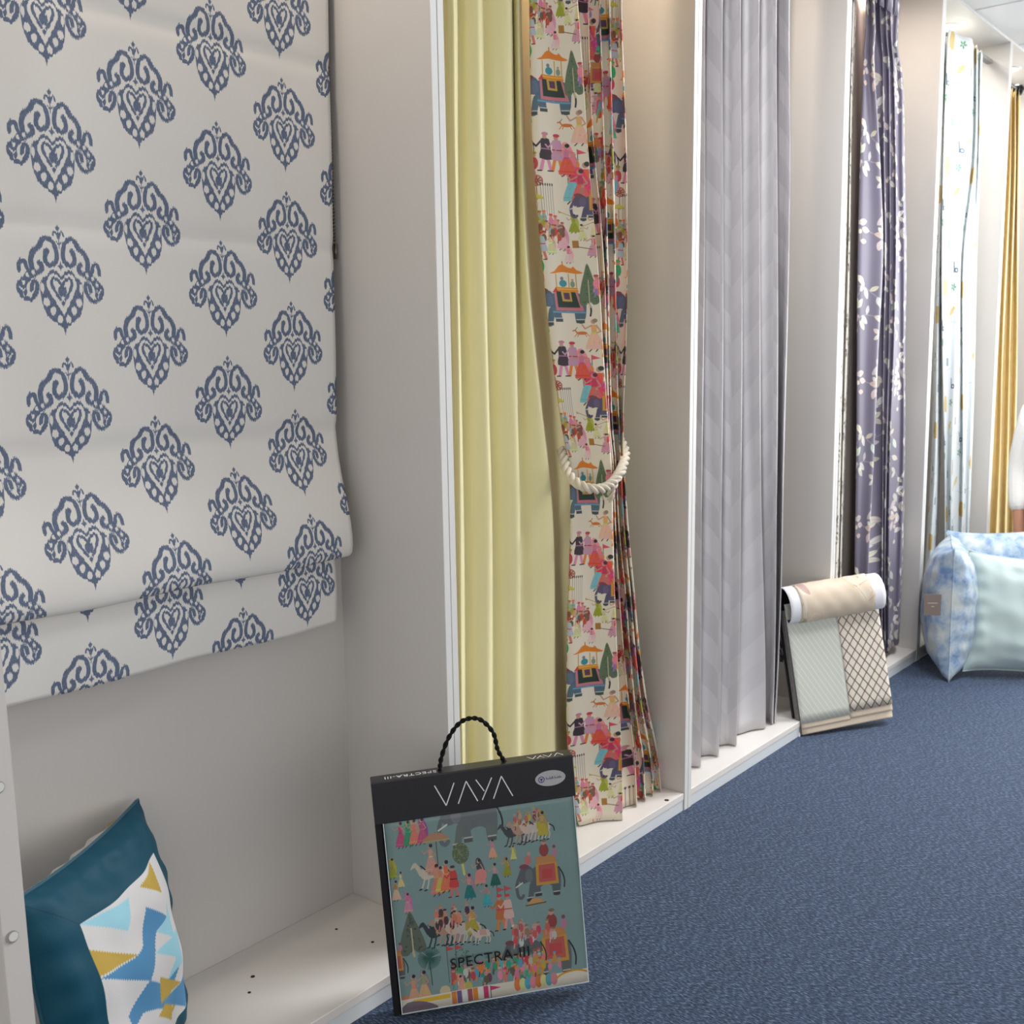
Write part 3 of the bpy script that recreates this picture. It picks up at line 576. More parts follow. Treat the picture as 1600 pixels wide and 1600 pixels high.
def add_fill_panel(x, y, power):  # unseen fill light added under the ceiling to brighten the right-hand bays
    t = empty('added_fill_panel', (x, y, ZC-.009)); tag(t, 'added square fill light under the ceiling, out of view', 'light', 'added fill lights under the ceiling')
    bm = bmesh.new(); add_box(bm, (-.29, -.29, -.004), (.29, .29, .0), .001); bmobj('frame', bm, M['edge'], t)
    bm = bmesh.new(); add_box(bm, (-.27, -.27, -.0055), (.27, .27, -.0045)); bmobj('diffuser', bm, PANM, t)
    l = bpy.data.lights.new('added_fill_light', 'AREA'); l.shape = 'SQUARE'; l.size = .54; l.energy = power; l.color = (.98, .99, 1)
    o = bpy.data.objects.new('added_fill_light', l); COL.objects.link(o); o.location = (x, y, ZC-.02)
add_fill_panel(1.45, -.84, 15); add_fill_panel(2.65, -.84, 23); add_fill_panel(4.45, -1.44, 22)
# the bay left of the first divider: only a sliver of it shows
t = empty('display_bay', (-1.72, 0, 0)); tag(t, 'white open display bay at the left edge, only a sliver in view', 'display unit', 'row of white display bays')
boxobj('side_panel', (0, 0, 0), (TH/2, DEP+.01, ZC), M['panel'], t, .0012)
boxobj('back_panel', (TH/2, DEP, ZL-.01), (.846, DEP+.012, ZT), M['panel'], t, 0)
boxobj('base_shelf', (TH/2, .0005, ZL-.018), (.8755, DEP, ZL), M['ledge'], t, .0015)
boxobj('kick_board', (TH/2, .002, 0), (.8755, .018, ZL-.0182), M['kick'], t, .0008)
boxobj('top_panel', (TH/2, 0, ZT), (.845, DEP, ZC), M['edge'], t, .0008)
# fixing holes in the first divider's edge
fe = [c for c in bays[0].children if c.name.startswith('side_panel')][0]
for z in (.419, .622, 1.0, 1.5):
    bm = bmesh.new(); xx = XD[0]+.0125+LEAN[0]*z-XD[0]
    add_cyl(bm, (xx, -.0012, z), (xx, -.0024, z), .0085, seg=24); h = bmobj('fixing_hole', bm, M['plug'], fe)
    bm = bmesh.new(); add_cyl(bm, (0, 0, 0), (0, -.0006, 0), .0062, seg=20)
    for v in bm.verts: v.co += Vector((xx+.0016, -.0024, z+.0004))
    bmobj('fixing_plug', bm, M['edge'], fe)
# marks on the ledges
for (x, y, bk, r) in ((-.327, .193, 0, .004), (-.362, .157, 0, .003), (-.122, .198, 0, .0028), (-.111, .107, 0, .003), (.812, .012, 1, .006), (.918, .016, 2, .005)):
    bm = bmesh.new(); add_cyl(bm, (x-XD[bk], y, ZL-.001), (x-XD[bk], y, ZL+.0006), r, seg=12); bmobj('screw_hole', bm, M['dark'], [c for c in bays[bk].children if c.name.startswith('base_shelf')][0])

# ------------------------------------------------------------------ roman blind
DAM, TW, THh = paint_damask()
# lattice origin: motif tips at x=-.578+.292k , z = 1.554+.1945n
M['damask'] = mat('damask_cloth', rough=.75, spec=.2, img=DAM, uvs=(1/TW, 1/THh, 0, 0), bump=.12, bscale=900, trans=.06)
def blind():
    t = empty('roman_blind', (-.40, .24, .65)); tag(t, 'off-white roman blind with rows of blue damask motifs, hanging in the first bay', 'blind')
    path = []                                              # (Y, z, v fabric coordinate)
    def cr(z): return .003*sum(math.exp(-((z-c)/.012)**2) for c in (1.027, 1.36, 1.685, 2.02)) - .0018*math.sin((z-1.027)/.333*math.pi)**2
    for z in np.arange(2.37, 1.03, -.012): path.append((.238+cr(z), z, z))
    for z, y in ((1.027, .242), (1.012, .24), (.99, .237), (.96, .232), (.93, .225), (.9, .216), (.87, .208), (.845, .202), (.82, .198), (.8, .197), (.787, .199), (.780, .204)): path.append((y, z, z-.002))
    hid = [(.21, .7775), (.216, .781), (.221, .795), (.225, .815), (.2275, .835), (.2295, .83), (.23, .81)]
    for k, (y, z) in enumerate(hid): path.append((y, z, .778-.142*(k+1)/(len(hid)+1)*.78))
    for z in np.arange(.795, .652, -.01): path.append((.229-.004*math.sin((z-.65)/.13*3.14), z, z-.142))
    path.append((.2295, .648, .648-.142))
    path = np.array(path); n = 90
    XR = lambda z: -.030 - .006*(1.8-z)/1.0
    xs = np.linspace(0, 1, n); V = np.zeros((len(path), n, 3)); UV = np.zeros((len(path), n, 2))
    xl0 = -.792
    for i, (y, z, v) in enumerate(path):
        xr = np.interp(z, [.65, .78, .9, 1.03, 1.8], [-.066, -.046, -.043, -.040, -.028]) if i < len(path)-22 else -.066
        X = xl0+(xr-xl0)*xs
        sag = .0025*np.sin(X*21+z*3)+.0015*np.sin(X*47+1)
        V[i, :, 0] = X
        V[i, :, 1] = y + sag*.55
        V[i, :, 2] = z + (.002*np.sin(X*17+2) if z < 1.1 else 0)
        UV[i, :, 0] = X+.578+ .0*xs; UV[i, :, 1] = v-1.554
    sm = lambda A: A
    gridmesh('folded_fabric', V-np.array((-.40, .24, .65)), UV, M['damask'], t, solid=.0012)
    bm = bmesh.new(); add_box(bm, (xl0+.4, -.012, 1.715), (-.03+.4, .03, 1.755), .002); bmobj('head_rail', bm, M['edge'], t)
    return t
blind()
# bead chain
bm = bmesh.new(); ch = []
for s in (0, 1):
    for z in np.arange(1.372, 2.33, .0065): ch.append((-.0145+.005*s+LEAN[1]*z*.9, .246+.008*s, z))
for p in ch: bmesh.ops.create_icosphere(bm, subdivisions=1, radius=.0022, matrix=Matrix.Translation(p))
add_cyl(bm, (-.017, .25, 1.345), (-.017, .25, 1.372), .004, seg=10)
tag(bmobj('bead_chain', bm, M['chain'], None, True), 'thin metal bead chain hanging beside the right edge of the roman blind', 'blind chain')

# ------------------------------------------------------------------ curtains
def curtain(mesh_name, levels, mat_, parent, nseg=8, nz=90, cell=None, solid=.0012, u0=0.0, v0=0.0, zorder=None):
    """levels: list of (z, [(px, Y), ...]) top to bottom, every level with the same number of points"""
    zs = [l[0] for l in levels]
    prof = []
    for z, pts in levels: prof.append(catmull([(x_at(px, Y, z), Y) for px, Y in pts], nseg))
    prof = np.array(prof)                                   # (lv, n, 2)
    zz = np.linspace(zs[0], zs[-1], nz)
    lv = catmull(np.concatenate([np.array(zs)[:, None, None].repeat(prof.shape[1], 1), prof], -1).reshape(len(zs), -1), 24)
    lv = lv.reshape(len(lv), prof.shape[1], 3)
    zc = lv[:, 0, 0]; V = np.zeros((nz, prof.shape[1], 3))
    for j in range(prof.shape[1]):
        V[:, j, 0] = np.interp(-zz, -zc, lv[:, j, 1]); V[:, j, 1] = np.interp(-zz, -zc, lv[:, j, 2])
    V[:, :, 2] = zz[:, None]
    # slow wobble of the cloth
    s = np.arange(V.shape[1])[None]; V[:, :, 1] += .0015*np.sin(s*.21+zz[:, None]*5)
    mid = V[len(V)//4]; u = np.concatenate([[0], np.cumsum(np.linalg.norm(np.diff(mid[:, :2], axis=0), axis=1))])
    UV = np.zeros(V.shape[:2]+(2,)); UV[..., 0] = u[None]+u0; UV[..., 1] = zz[:, None]+v0
    return V, UV

PROC = paint_procession()
M['procession'] = mat('procession_cloth', rough=.42, spec=.35, img=PROC, uvs=(1/.43, 1/.435, -.055, 0), bump=.1, bscale=500, sheen=.1)
M['lining'] = mat('curtain_lining', (214, 206, 190), .8, .1)
def zpy(px, py, Y): return onY(px, py, Y)[2]
def fold_profile(lv, yb=.125, yf=.045, push=0.0):
    L_, R_, *pk = lv
    pts = [(L_+5, yb+.02), (L_, yb-.005), ((L_+R_)/2-3, (yb+yf)/2+.008), (R_-6, yf+.01), (R_, yf+.004), (R_-.5, yf+.02), (R_-1.5, yf+.04)]
    for p in pk: pts += [(p-3, yf+.03), (p, yf+.018), (p+.2, yf+.03), (p-1, yf+.044)]
    return pts
rows = [(-60, 826, 901, 919, 936, 951, 970), (0, 828, 903, 920, 937, 952, 971), (110, 830, 911, 922, 940, 954, 975), (220, 834, 918, 927, 943, 957, 979), (330, 842, 926, 937, 947, 960, 980), (440, 853, 935, 944, 950, 962, 980),
        (560, 865, 942, 948, 953, 964, 977), (660, 878, 949, 952, 957, 967, 973), (735, 890, 955, 959, 963, 970, 974), (840, 891, 958, 963, 968, 975, 981), (940, 888, 961, 968, 977, 984, 990),
        (1040, 887, 965, 975, 984, 992, 999), (1140, 888, 969, 984, 993, 1003, 1012), (1215, 893, 971, 991, 1004, 1016, 1026)]
lv = []
for py, *r in rows:
    z = zpy((r[0]+r[1])/2, py, .08); lv.append((z, fold_profile(r)))
lv.insert(0, (2.36, fold_profile((812, 884, 905, 925, 945, 968))))
lv.append((.050, fold_profile((905, 972, 994, 1008, 1021, 1033), .10, .03)))
t = empty('patterned_curtain', (.6, .08, .05)); tag(t, 'cream curtain printed with colourful elephants and figures, tied back with a rope', 'curtain')
V, UV = curtain('x', lv, None, None, nseg=6, nz=150, u0=0, v0=-1.79)
# puddled hem: the last few cm bulge
UV[..., 0] += .0
gridmesh('printed_fabric', V-np.array((.6, .08, .05)), UV, M['procession'], t, solid=.0015)
# tieback rope: two twisted strands around the gathered cloth
def P3(px, py, Y): return onY(px, py, Y)
loop = [P3(878, 702, .14), P3(882, 722, .12), P3(889, 742, .085), P3(905, 757, .04), P3(925, 764, .015), P3(945, 762, .008), P3(958, 752, .01), P3(968, 738, .02), P3(975, 722, .05), P3(977, 706, .09), P3(971, 690, .13)]
loop = catmull(loop, 12)
t = empty('rope_tieback', tuple(loop[0])); tag(t, 'twisted cream cotton rope tied round the elephant print curtain', 'tieback')
bm = bmesh.new()
for k in range(3): sweep(bm, loop-loop[0], .0062, 8, phase=k*2.094, off=.0058, turns=7)
bmobj('rope_loop', bm, M['rope'], t, True)
tail = catmull([P3(972, 735, .03), P3(962, 752, .01), P3(955, 768, .012), P3(953, 782, .02)], 8)
bm = bmesh.new()
for k in range(3): sweep(bm, tail-loop[0], np.linspace(.006, .003, len(tail)), 8, phase=k*2.094, off=.005, turns=1.6)
bmobj('knotted_tail', bm, M['rope'], t, True)

# yellow sheer
M['yellow'] = mat('yellow_sheer', (252, 244, 192), .6, .2, noise=.03, nscale=120, stretch=(1, 1, .06), trans=.2, sheen=.2)
rows = [(0, 690, 711, 750, 797, 812), (220, 694, 713, 754, 800, 818), (440, 698, 716, 758, 804, 827), (640, 703, 719, 762, 807, 845), (840, 708, 722, 766, 810, 862), (1180, 716, 725, 767, 812, 866)]
def wave(r, yf=.14, yb=.188):
    pts = [(r[0]-18, yf+.03), (r[0], yf+.04)]
    for k in range(1, len(r)):
        a = r[k-1]; p = r[k]; g = (p-a)
        pts += [(a+.45*g, yf+.018), (p-2, yf), (p+2, yf+.014), (p+4, yb-.012)]
    pts += [(r[-1]+30, yb+.05), (r[-1]+60, yb+.02), (r[-1]+85, yb+.05), (r[-1]+110, yb+.03)]
    return pts
lv = [(2.36, wave((676, 702, 742, 790, 805)))]+[(zpy(r[2], py, .16), wave(r)) for py, *r in rows] + [(.075, wave((722, 729, 770, 815, 870)))]
V, UV = curtain('y', lv, None, None, nseg=8, nz=60)
t = empty('yellow_curtain', (.3, .15, .07)); tag(t, 'plain pale yellow sheer curtain in soft vertical folds', 'curtain')
gridmesh('sheer_fabric', V-np.array((.3, .15, .07)), UV, M['yellow'], t, solid=.0006)

# grey chevron curtain
m = mat('grey_chevron_cloth', (204, 200, 204), .45, .4, sheen=.15); nt = m.node_tree; N = nt.nodes; L = nt.links; b = N['Principled BSDF']
uv = N.new('ShaderNodeUVMap'); sx = N.new('ShaderNodeSeparateXYZ'); L.new(uv.outputs[0], sx.inputs[0])
def mth(op, a, b_=None):
    n = N.new('ShaderNodeMath'); n.operation = op
    for i, v in enumerate((a, b_)):
        if v is None: continue
        if isinstance(v, (int, float)): n.inputs[i].default_value = v
        else: L.new(v, n.inputs[i])
    return n.outputs[0]
zz = mth('PINGPONG', sx.outputs[0], .075); st = mth('ADD', sx.outputs[1], mth('MULTIPLY', zz, 1.2))
fr = mth('FRACT', mth('DIVIDE', st, .15)); fq = mth('FRACT', mth('DIVIDE', sx.outputs[0], .15)); tone = mth('GREATER_THAN', fr, .5); t2 = mth('GREATER_THAN', fq, .5)
tn = mth('ABSOLUTE', mth('SUBTRACT', tone, t2)); grad = mth('MULTIPLY', fr, .5)
mxn = N.new('ShaderNodeMix'); mxn.data_type = 'RGBA'; mxn.inputs[6].default_value = lin((198, 195, 197))+(1,); mxn.inputs[7].default_value = lin((209, 206, 207))+(1,)
L.new(mth('MULTIPLY', mth('ADD', tn, grad), .66), mxn.inputs[0]); L.new(mxn.outputs[2], b.inputs['Base Color'])
L.new(mth('ADD', mth('MULTIPLY', tn, -.15), .55), b.inputs['Roughness'])
M['chevron'] = m
rows = [(0, 1074, 1103, 1130, 1158, 1187, 1214, 1234), (270, 1073, 1101, 1129, 1158, 1186, 1214, 1234), (640, 1070, 1098, 1129, 1159, 1188, 1215, 1227), (900, 1066, 1096, 1127, 1157, 1192, 1213, 1222), (1060, 1062, 1094, 1125, 1153, 1195, 1210, 1216)]
def pleat(r, yf=.05, yb=.105):
    pts = [(r[0], yb)]
    for k in range(1, len(r)):
        a, p = r[k-1], r[k]; g = p-a
        pts += [(a+.12*g, yb-.012), (a+.55*g, (yf+yb)/2), (p-1.5, yf+.004), (p, yf+.004), (p-.5, yf+.02), (p-2, yb)]
    return pts
lv = [(2.36, pleat((1080, 1108, 1134, 1160, 1188, 1214, 1236)))]+[(zpy(r[3], py, .07), pleat(r)) for py, *r in rows]+[(.052, pleat((1058, 1094, 1122, 1150, 1195, 1207, 1211), .05, .1))]
V, UV = curtain('g', lv, None, None, nseg=5, nz=70)
# hem: let the bottom edge be softly curved
t = empty('grey_curtain', (1.25, .07, .05)); tag(t, 'pale grey satin curtain with tonal chevrons and sharp vertical pleats', 'curtain')
gridmesh('pleated_fabric', V-np.array((1.25, .07, .05)), UV, M['chevron'], t, solid=.0008)
M['greyback'] = mat('grey_dimout_cloth', (176, 170, 166), .7, .2)
lv = [(z, [(1196, .2), (1204, .17), (1213, .2), (1220, .16), (1228, .19), (1232+d, .2)]) for z, d in ((2.36, 2), (1.6, 1), (.9, 0), (.4, -1), (.052, 0))]
V, UV = curtain('b', lv, None, None, nseg=6, nz=30)
tag(gridmesh('plain_grey_curtain', V, UV, M['greyback'], None, solid=.001), 'narrow darker grey curtain tucked behind the chevron curtain', 'curtain')

# mauve leaf curtain
M['mauve'] = mat('mauve_leaf_cloth', rough=.5, spec=.3, img=paint_leaves((114, 108, 124), [(212, 206, 198), (200, 193, 184), (196, 184, 172)], (150, 146, 150), name='mauve_leaf_print'), uvs=(1/.36, 1/.48, 0, 0), bump=.08, bscale=500, sheen=.05)
rows = [(60, 1352, 1368, 1376, 1385, 1393, 1403), (110, 1349, 1366, 1379, 1389, 1397, 1411), (250, 1345, 1374, 1381, 1391, 1399, 1413), (400, 1342, 1378, 1384, 1391, 1399, 1416), (560, 1340, 1371, 1381, 1388, 1396, 1415), (700, 1338, 1366, 1379, 1385, 1391, 1414), (880, 1336, 1356, 1378, 1383, 1388, 1410)]
def fold2(r, yf=.005, yb=.055):
    L_, R_, *pk = r
    pts = [(L_+2, yb+.01), (L_, yb-.02), ((L_+R_)/2, yf+.02), (R_-1, yf), (R_+.5, yf+.014), (R_-.5, yf+.03)]
    for p in pk[:-1]: pts += [(p-3, yf+.018), (p, yf+.008), (p+.4, yf+.016), (p-.3, yf+.025)]
    p = pk[-1]; pts += [(p-9, yf+.035), (p-3, yf+.025), (p, yf+.035), (p-1, yb+.01)]
    return pts
lv = [(2.32, fold2((1353, 1364, 1374, 1384, 1392, 1407), .01, .05))]+[(zpy((r[0]+r[-1])/2, py, .04), fold2(r)) for py, *r in rows]+[(.085, fold2((1340, 1356, 1378, 1383, 1388, 1405)))]
V, UV = curtain('p', lv, None, None, nseg=5, nz=70)
org = (2.4, .1, .05)
t = empty('leaf_print_curtain', org); tag(t, 'dark mauve satin curtain printed with pale leafy sprigs', 'curtain')
gridmesh('satin_fabric', V-np.array(org), UV, M['mauve'], t, solid=.0012)
for k in range(5):                                          # pinch pleats with their header tape
    px = 1356+k*11; bm = bmesh.new()
    for j in (-1, 0, 1):
        p0 = np.array((x_at(px+j*3.0, .01, 2.34), .012, 2.34)); p1 = np.array((x_at(px+j*.9, .0, 2.28), .002, 2.28)); p2 = np.array((x_at(px+j*2.4, .01, 2.23), .012, 2.23))
        sweep(bm, catmull([p0, p1, p2], 6)-np.array(org), [.008, .008, .008, .007, .006, .005, .005, .005, .005, .005, .005, .004, .003], 8)
    bmobj('pinch_pleat', bm, M['mauve'], t, True)
# cream leaf curtain, a strip of it beside the divider
M['creamleaf'] = mat('cream_leaf_cloth', rough=.6, img=paint_leaves((222, 218, 208), [(150, 146, 140), (170, 160, 140), (120, 116, 120)], (140, 136, 130), name='cream_leaf_print'), uvs=(1/.2, 1/.27, 0, 0))
lv = [(z, [(1316+d, .07), (1321+d, .05), (1325+d, .07), (1328+d, .055), (1331+d, .08)]) for z, d in ((2.32, 8), (1.9, 2), (1.4, -3), (.9, -9), (.055, -20))]
V, UV = curtain('c', lv, None, None, nseg=6, nz=40)
tag(gridmesh('cream_leaf_curtain', V, UV, M['creamleaf'], None, solid=.001), 'narrow cream curtain with grey leaf print beside the divider left of the mauve curtain', 'curtain')
M['brown'] = mat('brown_sheer', (140, 120, 106), .7, .2)
lv = [(z, [(1328+d, .13), (1338+d, .115), (1346+d, .13), (1354+d, .12), (1362+d, .14)]) for z, d in ((2.32, 2), (1.9, 2), (1.4, -2), (.9, -6), (.055, -14))]
V, UV = curtain('c', lv, None, None, nseg=6, nz=40)
M['taupe'] = mat('taupe_cloth', (186, 176, 172), .7, .2)
tag(gridmesh('taupe_curtain', V, UV, M['taupe'], None, solid=.001), 'plain taupe curtain in shade behind the mauve leaf curtain', 'curtain')

# white bird curtain
M['birds'] = mat('bird_cloth', rough=.5, spec=.3, img=paint_birds(), uvs=(1/.30, 1/.44, 0, 0), trans=.12, sheen=.1)
rows = [(90, 1481, 1517, 1527, 1534), (250, 1474, 1510, 1524, 1532), (400, 1472, 1500, 1508, 1527), (560, 1473, 1495, 1506, 1523), (700, 1475, 1489, 1505, 1519), (800, 1476, 1487, 1504, 1516)]
def fold3(r, yf=.0, yb=.055):
    L_, R_, a, e_ = r
    return [(L_+2, yb), (L_, yb-.03), ((L_+R_)/2, yf+.02), (R_-1, yf), (R_+1, yf+.018), (a-4, yf+.026), (a-1, yf+.012), (a+1, yf+.024), ((a+e_)/2, yf+.03), (e_-2, yf+.02), (e_, yf+.045), (e_-2, yb+.005)]
lv = [(2.315, fold3((1483, 1519, 1527, 1535)))]+[(zpy(r[2], py, .03), fold3(r)) for py, *r in rows]+[(.3, fold3((1476, 1486, 1502, 1513))), (.055, fold3((1476, 1486, 1502, 1512)))]
V, UV = curtain('w', lv, None, None, nseg=6, nz=60, v0=.1)
org = (3.3, .08, .05); t = empty('bird_print_curtain', org); tag(t, 'bright white curtain printed with small birds and cages', 'curtain')
gridmesh('printed_fabric', V-np.array(org), UV, M['birds'], t, solid=.001)
lv = [(z, [(1480+d, .10), (1476+d, .06), (1470+d, .04), (1464+d, .08)][::-1]) for z, d in ((2.28, 4), (1.7, -1), (1.2, -5), (.7, -10), (.3, -18), (.055, -22))]
V, UV = curtain('w2', lv, None, None, nseg=6, nz=40, u0=.07, v0=.2)
gridmesh('printed_fabric', V-np.array(org), UV, M['birds'], t, solid=.001)
boxobj('curtain_track', (2.9-org[0], .06-org[1], 2.33-org[2]), (3.42-org[0], .085-org[1], 2.345-org[2]), M['plug'], t, .002)

# gold curtain on rod
m = mat('gold_damask_cloth', (244, 222, 160), .42, .4, noise=.12, nscale=26, bump=.2, bscale=60, sheen=.2, trans=.12); M['gold'] = m
rows = [(160, 1573, 1580, 1586, 1592), (300, 1566, 1577, 1585, 1591), (560, 1553, 1566, 1577, 1588), (700, 1549, 1562, 1574, 1585), (850, 1537, 1555, 1570, 1582)]
def fold4(r, yf=.06, yb=.085):
    pts = [(r[0]-4, yb)]
    for k in range(len(r)):
        pts += [(r[k]-3, yf+.02), (r[k], yf), (r[k]+1, yf+.02), (r[k]+1.5, yb)]
    return pts
lv = [(2.3, fold4((1577, 1582, 1587, 1592), .07, .09))]+[(zpy(r[2], py, .08), fold4(r)) for py, *r in rows]+[(.055, fold4((1532, 1552, 1568, 1580)))]
V, UV = curtain('au', lv, None, None, nseg=6, nz=50)
org = (3.75, .08, .05); t = empty('gold_curtain', org); tag(t, 'golden damask curtain hanging from the dark rod in the last bay', 'curtain')
gridmesh('damask_fabric', V-np.array(org), UV, M['gold'], t, solid=.0012)
fx = x_at(1590, .08, 2.31)
t = empty('curtain_rod', (3.46, .08, 2.31)); tag(t, 'dark metal curtain rod with a ball finial holding the gold curtain', 'curtain rod')
bm = bmesh.new(); add_cyl(bm, (-.005, 0, 0), (fx-3.46-.01, 0, 0), .009, seg=16); bmobj('rod', bm, M['blackmetal'], t, True)
bm = bmesh.new(); bmesh.ops.create_uvsphere(bm, u_segments=20, v_segments=12, radius=.026, matrix=Matrix.Translation((fx-3.46+.01, 0, 0))); add_cyl(bm, (fx-3.46-.03, 0, 0), (fx-3.46-.015, 0, 0), .015, seg=16); bmobj('finial', bm, M['blackmetal'], t, True)
bm = bmesh.new(); add_cyl(bm, (.3, 0, 0), (.3, .2, 0), .006, seg=12); add_cyl(bm, (.3, .19, 0), (.3, .201, 0), .025, seg=20); bmobj('bracket', bm, M['blackmetal'], t, True)

# ------------------------------------------------------------------ sample books
def frame(o, yaw, lean, roll):
    return Matrix.Translation(o) @ Matrix.Rotation(yaw, 4, 'Z') @ Matrix.Rotation(lean, 4, 'X') @ Matrix.Rotation(roll, 4, 'Y')
def strokes(name, segs, wd, th, mat_, parent, plane='XZ', y=0.0):
    """flat bars for lettering in the local x-z plane facing -y, or on top (x-y)"""
    bm = bmesh.new()
    for (x0, z0, x1, z1) in segs:
        d = Vector((x1-x0, z1-z0)); n = Vector((-d.y, d.x)).normalized()*wd/2
        q = [Vector((x0, z0))+n, Vector((x1, z1))+n, Vector((x1, z1))-n, Vector((x0, z0))-n]
        if plane == 'XZ': f = [Vector((a.x, y, a.y)) for a in q]; g = [Vector((a.x, y-th, a.y)) for a in q]
        else: f = [Vector((a.x, a.y, y)) for a in q]; g = [Vector((a.x, a.y, y+th)) for a in q]
        A = [bm.verts.new(v) for v in f]; B_ = [bm.verts.new(v) for v in g]
        bm.faces.new(A); bm.faces.new(B_[::-1])
        for k in range(4): bm.faces.new((A[k], A[(k+1) % 4], B_[(k+1) % 4], B_[k]))
    return bmobj(name, bm, mat_, parent)
def text(name, s, size, mat_, parent, mtx, spacing=1.0, ext=.0002):
    cu = bpy.data.curves.new(name, 'FONT'); cu.body = s; cu.size = size; cu.space_character = spacing; cu.extrude = ext; cu.align_x = 'CENTER'; cu.align_y = 'CENTER'; cu.resolution_u = 3
    tmp = bpy.data.objects.new('tmp', cu); COL.objects.link(tmp); bpy.context.view_layer.update()
    me = bpy.data.meshes.new_from_object(tmp.evaluated_get(bpy.context.evaluated_depsgraph_get())); bpy.data.objects.remove(tmp)
    o = link(name, me, None, parent); me.materials.clear(); me.materials.append(mat_); o.matrix_local = mtx; return o
FACE = Matrix.Rotation(math.pi/2, 4, 'X')                  # text lying in x-z, facing -y

W1, H1, T1 = .349, .428, .030
t = empty('fabric_sample_book', mat=frame((-.203, -.052, .003), -.714, -.06, -.064))
tag(t, 'large fabric sample book in a dark grey hanger with rope handle on the carpet', 'sample book')
boxobj('back_board', (-.004, .012, 0), (W1+.002, T1, H1-.004), M['black'], t, .0015)
boxobj('spine_strip', (-.006, .004, .0), (.006, T1-.002, H1-.006), M['black'], t, .001)
hd = boxobj('header_card', (-.006, -.003, H1-.076), (W1+.004, T1+.004, H1), M['header'], t, .0022)
PAN = paint_panel()
M['panelprint'] = mat('swatch_print', rough=.45, spec=.4, img=PAN, coat=.35, bump=.05, bscale=300)
M['paper'] = mat('swatch_edges', (206, 206, 200), .8, .1, noise=.2, nscale=400, stretch=(.2, 10, .2))
M['plastic'] = mat('clear_plastic', (220, 230, 230), .15, .6)
# printed swatch on a stack of swatches
sw = boxobj('swatch_stack', (.012, .002, .008), (W1-.004, .013, H1-.072), M['paper'], t, .001)
n_, m_ = 24, 24; xs = np.linspace(.009, W1-.001, n_); zs = np.linspace(.004, H1-.070, m_)
V = np.zeros((m_, n_, 3)); UV = np.zeros((m_, n_, 2))
for i, z in enumerate(zs):
    V[i, :, 0] = xs; V[i, :, 2] = z; V[i, :, 1] = -.0002-.0008*np.sin(xs*30+z*14)-.0004*np.sin(z*60) ; UV[i, :, 0] = np.linspace(0, 1, n_); UV[i, :, 1] = i/(m_-1)
gridmesh('printed_swatch', V, UV, M['panelprint'], t, solid=.0006)
# clear film over it
m = bpy.data.materials.new('clear_film'); m.use_nodes = True; nt = m.node_tree; N = nt.nodes; L = nt.links
tb = N.new('ShaderNodeBsdfTransparent'); tb.inputs[0].default_value = (.93, .95, .95, 1); gl = N.new('ShaderNodeBsdfGlossy'); gl.inputs['Roughness'].default_value = .18; mx = N.new('ShaderNodeMixShader'); mx.inputs[0].default_value = .05
L.new(tb.outputs[0], mx.inputs[1]); L.new(gl.outputs[0], mx.inputs[2]); L.new(mx.outputs[0], N['Material Output'].inputs[0]); M['film'] = m
V2 = V.copy(); V2[..., 1] -= .0022; V2[..., 1] += .0007*np.sin(V2[..., 0]*23)*np.sin(V2[..., 2]*31)
gridmesh('clear_cover', V2, UV, M['film'], t)
strokes('cover_rim', [(W1-.001, .004, W1-.001, H1-.07), (.0085, .0045, W1-.001, .0045), (.0085, .004, .0085, H1-.074)], .0014, .0016, M['plastic'], t, y=-.001)
# lettering: the big word as bare strokes
def vaya(x0, z0, s, w_, wd):
    g = []
    for (a, b_, c_, d_) in ((0, 1, .25, 0), (.25, 0, .5, 1), (.56, 0, .81, 1), (.81, 1, 1.06, 0), (1.06, 1, 1.25, .42), (1.47, 1, 1.18, .02), (1.47, 0, 1.72, 1), (1.72, 1, 1.97, 0)): g.append((x0+a*w_, z0+b_*s, x0+c_*w_, z0+d_*s))
    return g
strokes('brand_lettering', vaya(.103, H1-.0585, .0385, .0690, 0), .0019, .0004, M['white'], hd, y=-.0030)
g = [(W1-.012-(x-.0), T1-.022-(z-0)*.55+.012, W1-.012-x2, T1-.022-z2*.55+.012) for x, z, x2, z2 in vaya(.0, .0, .026, .032, 0)]
strokes('top_lettering', g, .0013, .0003, M['white'], hd, 'XY', H1)
text('top_title', 'SPECTRA-III', .0165, M['white'], hd, Matrix.Translation((.064, .013, H1+.0003)) @ Matrix.Rotation(math.pi, 4, 'Z'), 1.1)
text('cover_title', 'SPECTRA-III', .0268, M['black'], t, Matrix.Translation((.173, -.0042, .081)) @ FACE, 1.06)
M['badge'] = mat('silver_sticker', (176, 176, 178), .4, .4); M['badgeblue'] = mat('sticker_blue', (62, 56, 120), .5, .3); M['badgeink'] = mat('sticker_ink', (96, 94, 112), .6, .2)
bm = bmesh.new(); add_cyl(bm, (0, 0, 0), (0, -.0006, 0), 1, seg=40)
for v in bm.verts: v.co.x = v.co.x*.0275+W1-.040; v.co.z = v.co.z*.0140+H1-.036; v.co.y = -.0030+v.co.y
bd = bmobj('oval_sticker', bm, M['badge'], hd)
bm = bmesh.new(); cx, cz = W1-.0565, H1-.0365
for r0, r1 in ((.0044, .0058), (0, .0018)):
    A = [[bm.verts.new((cx+r*math.cos(a), -.0039, cz+r*math.sin(a))) for a in np.linspace(0, 2*math.pi, 24, False)] for r in (r0+.0001, r1)]
    for k in range(24): bm.faces.new((A[0][k], A[0][(k+1) % 24], A[1][(k+1) % 24], A[1][k]))
bmobj('sticker_emblem', bm, M['badgeblue'], bd)
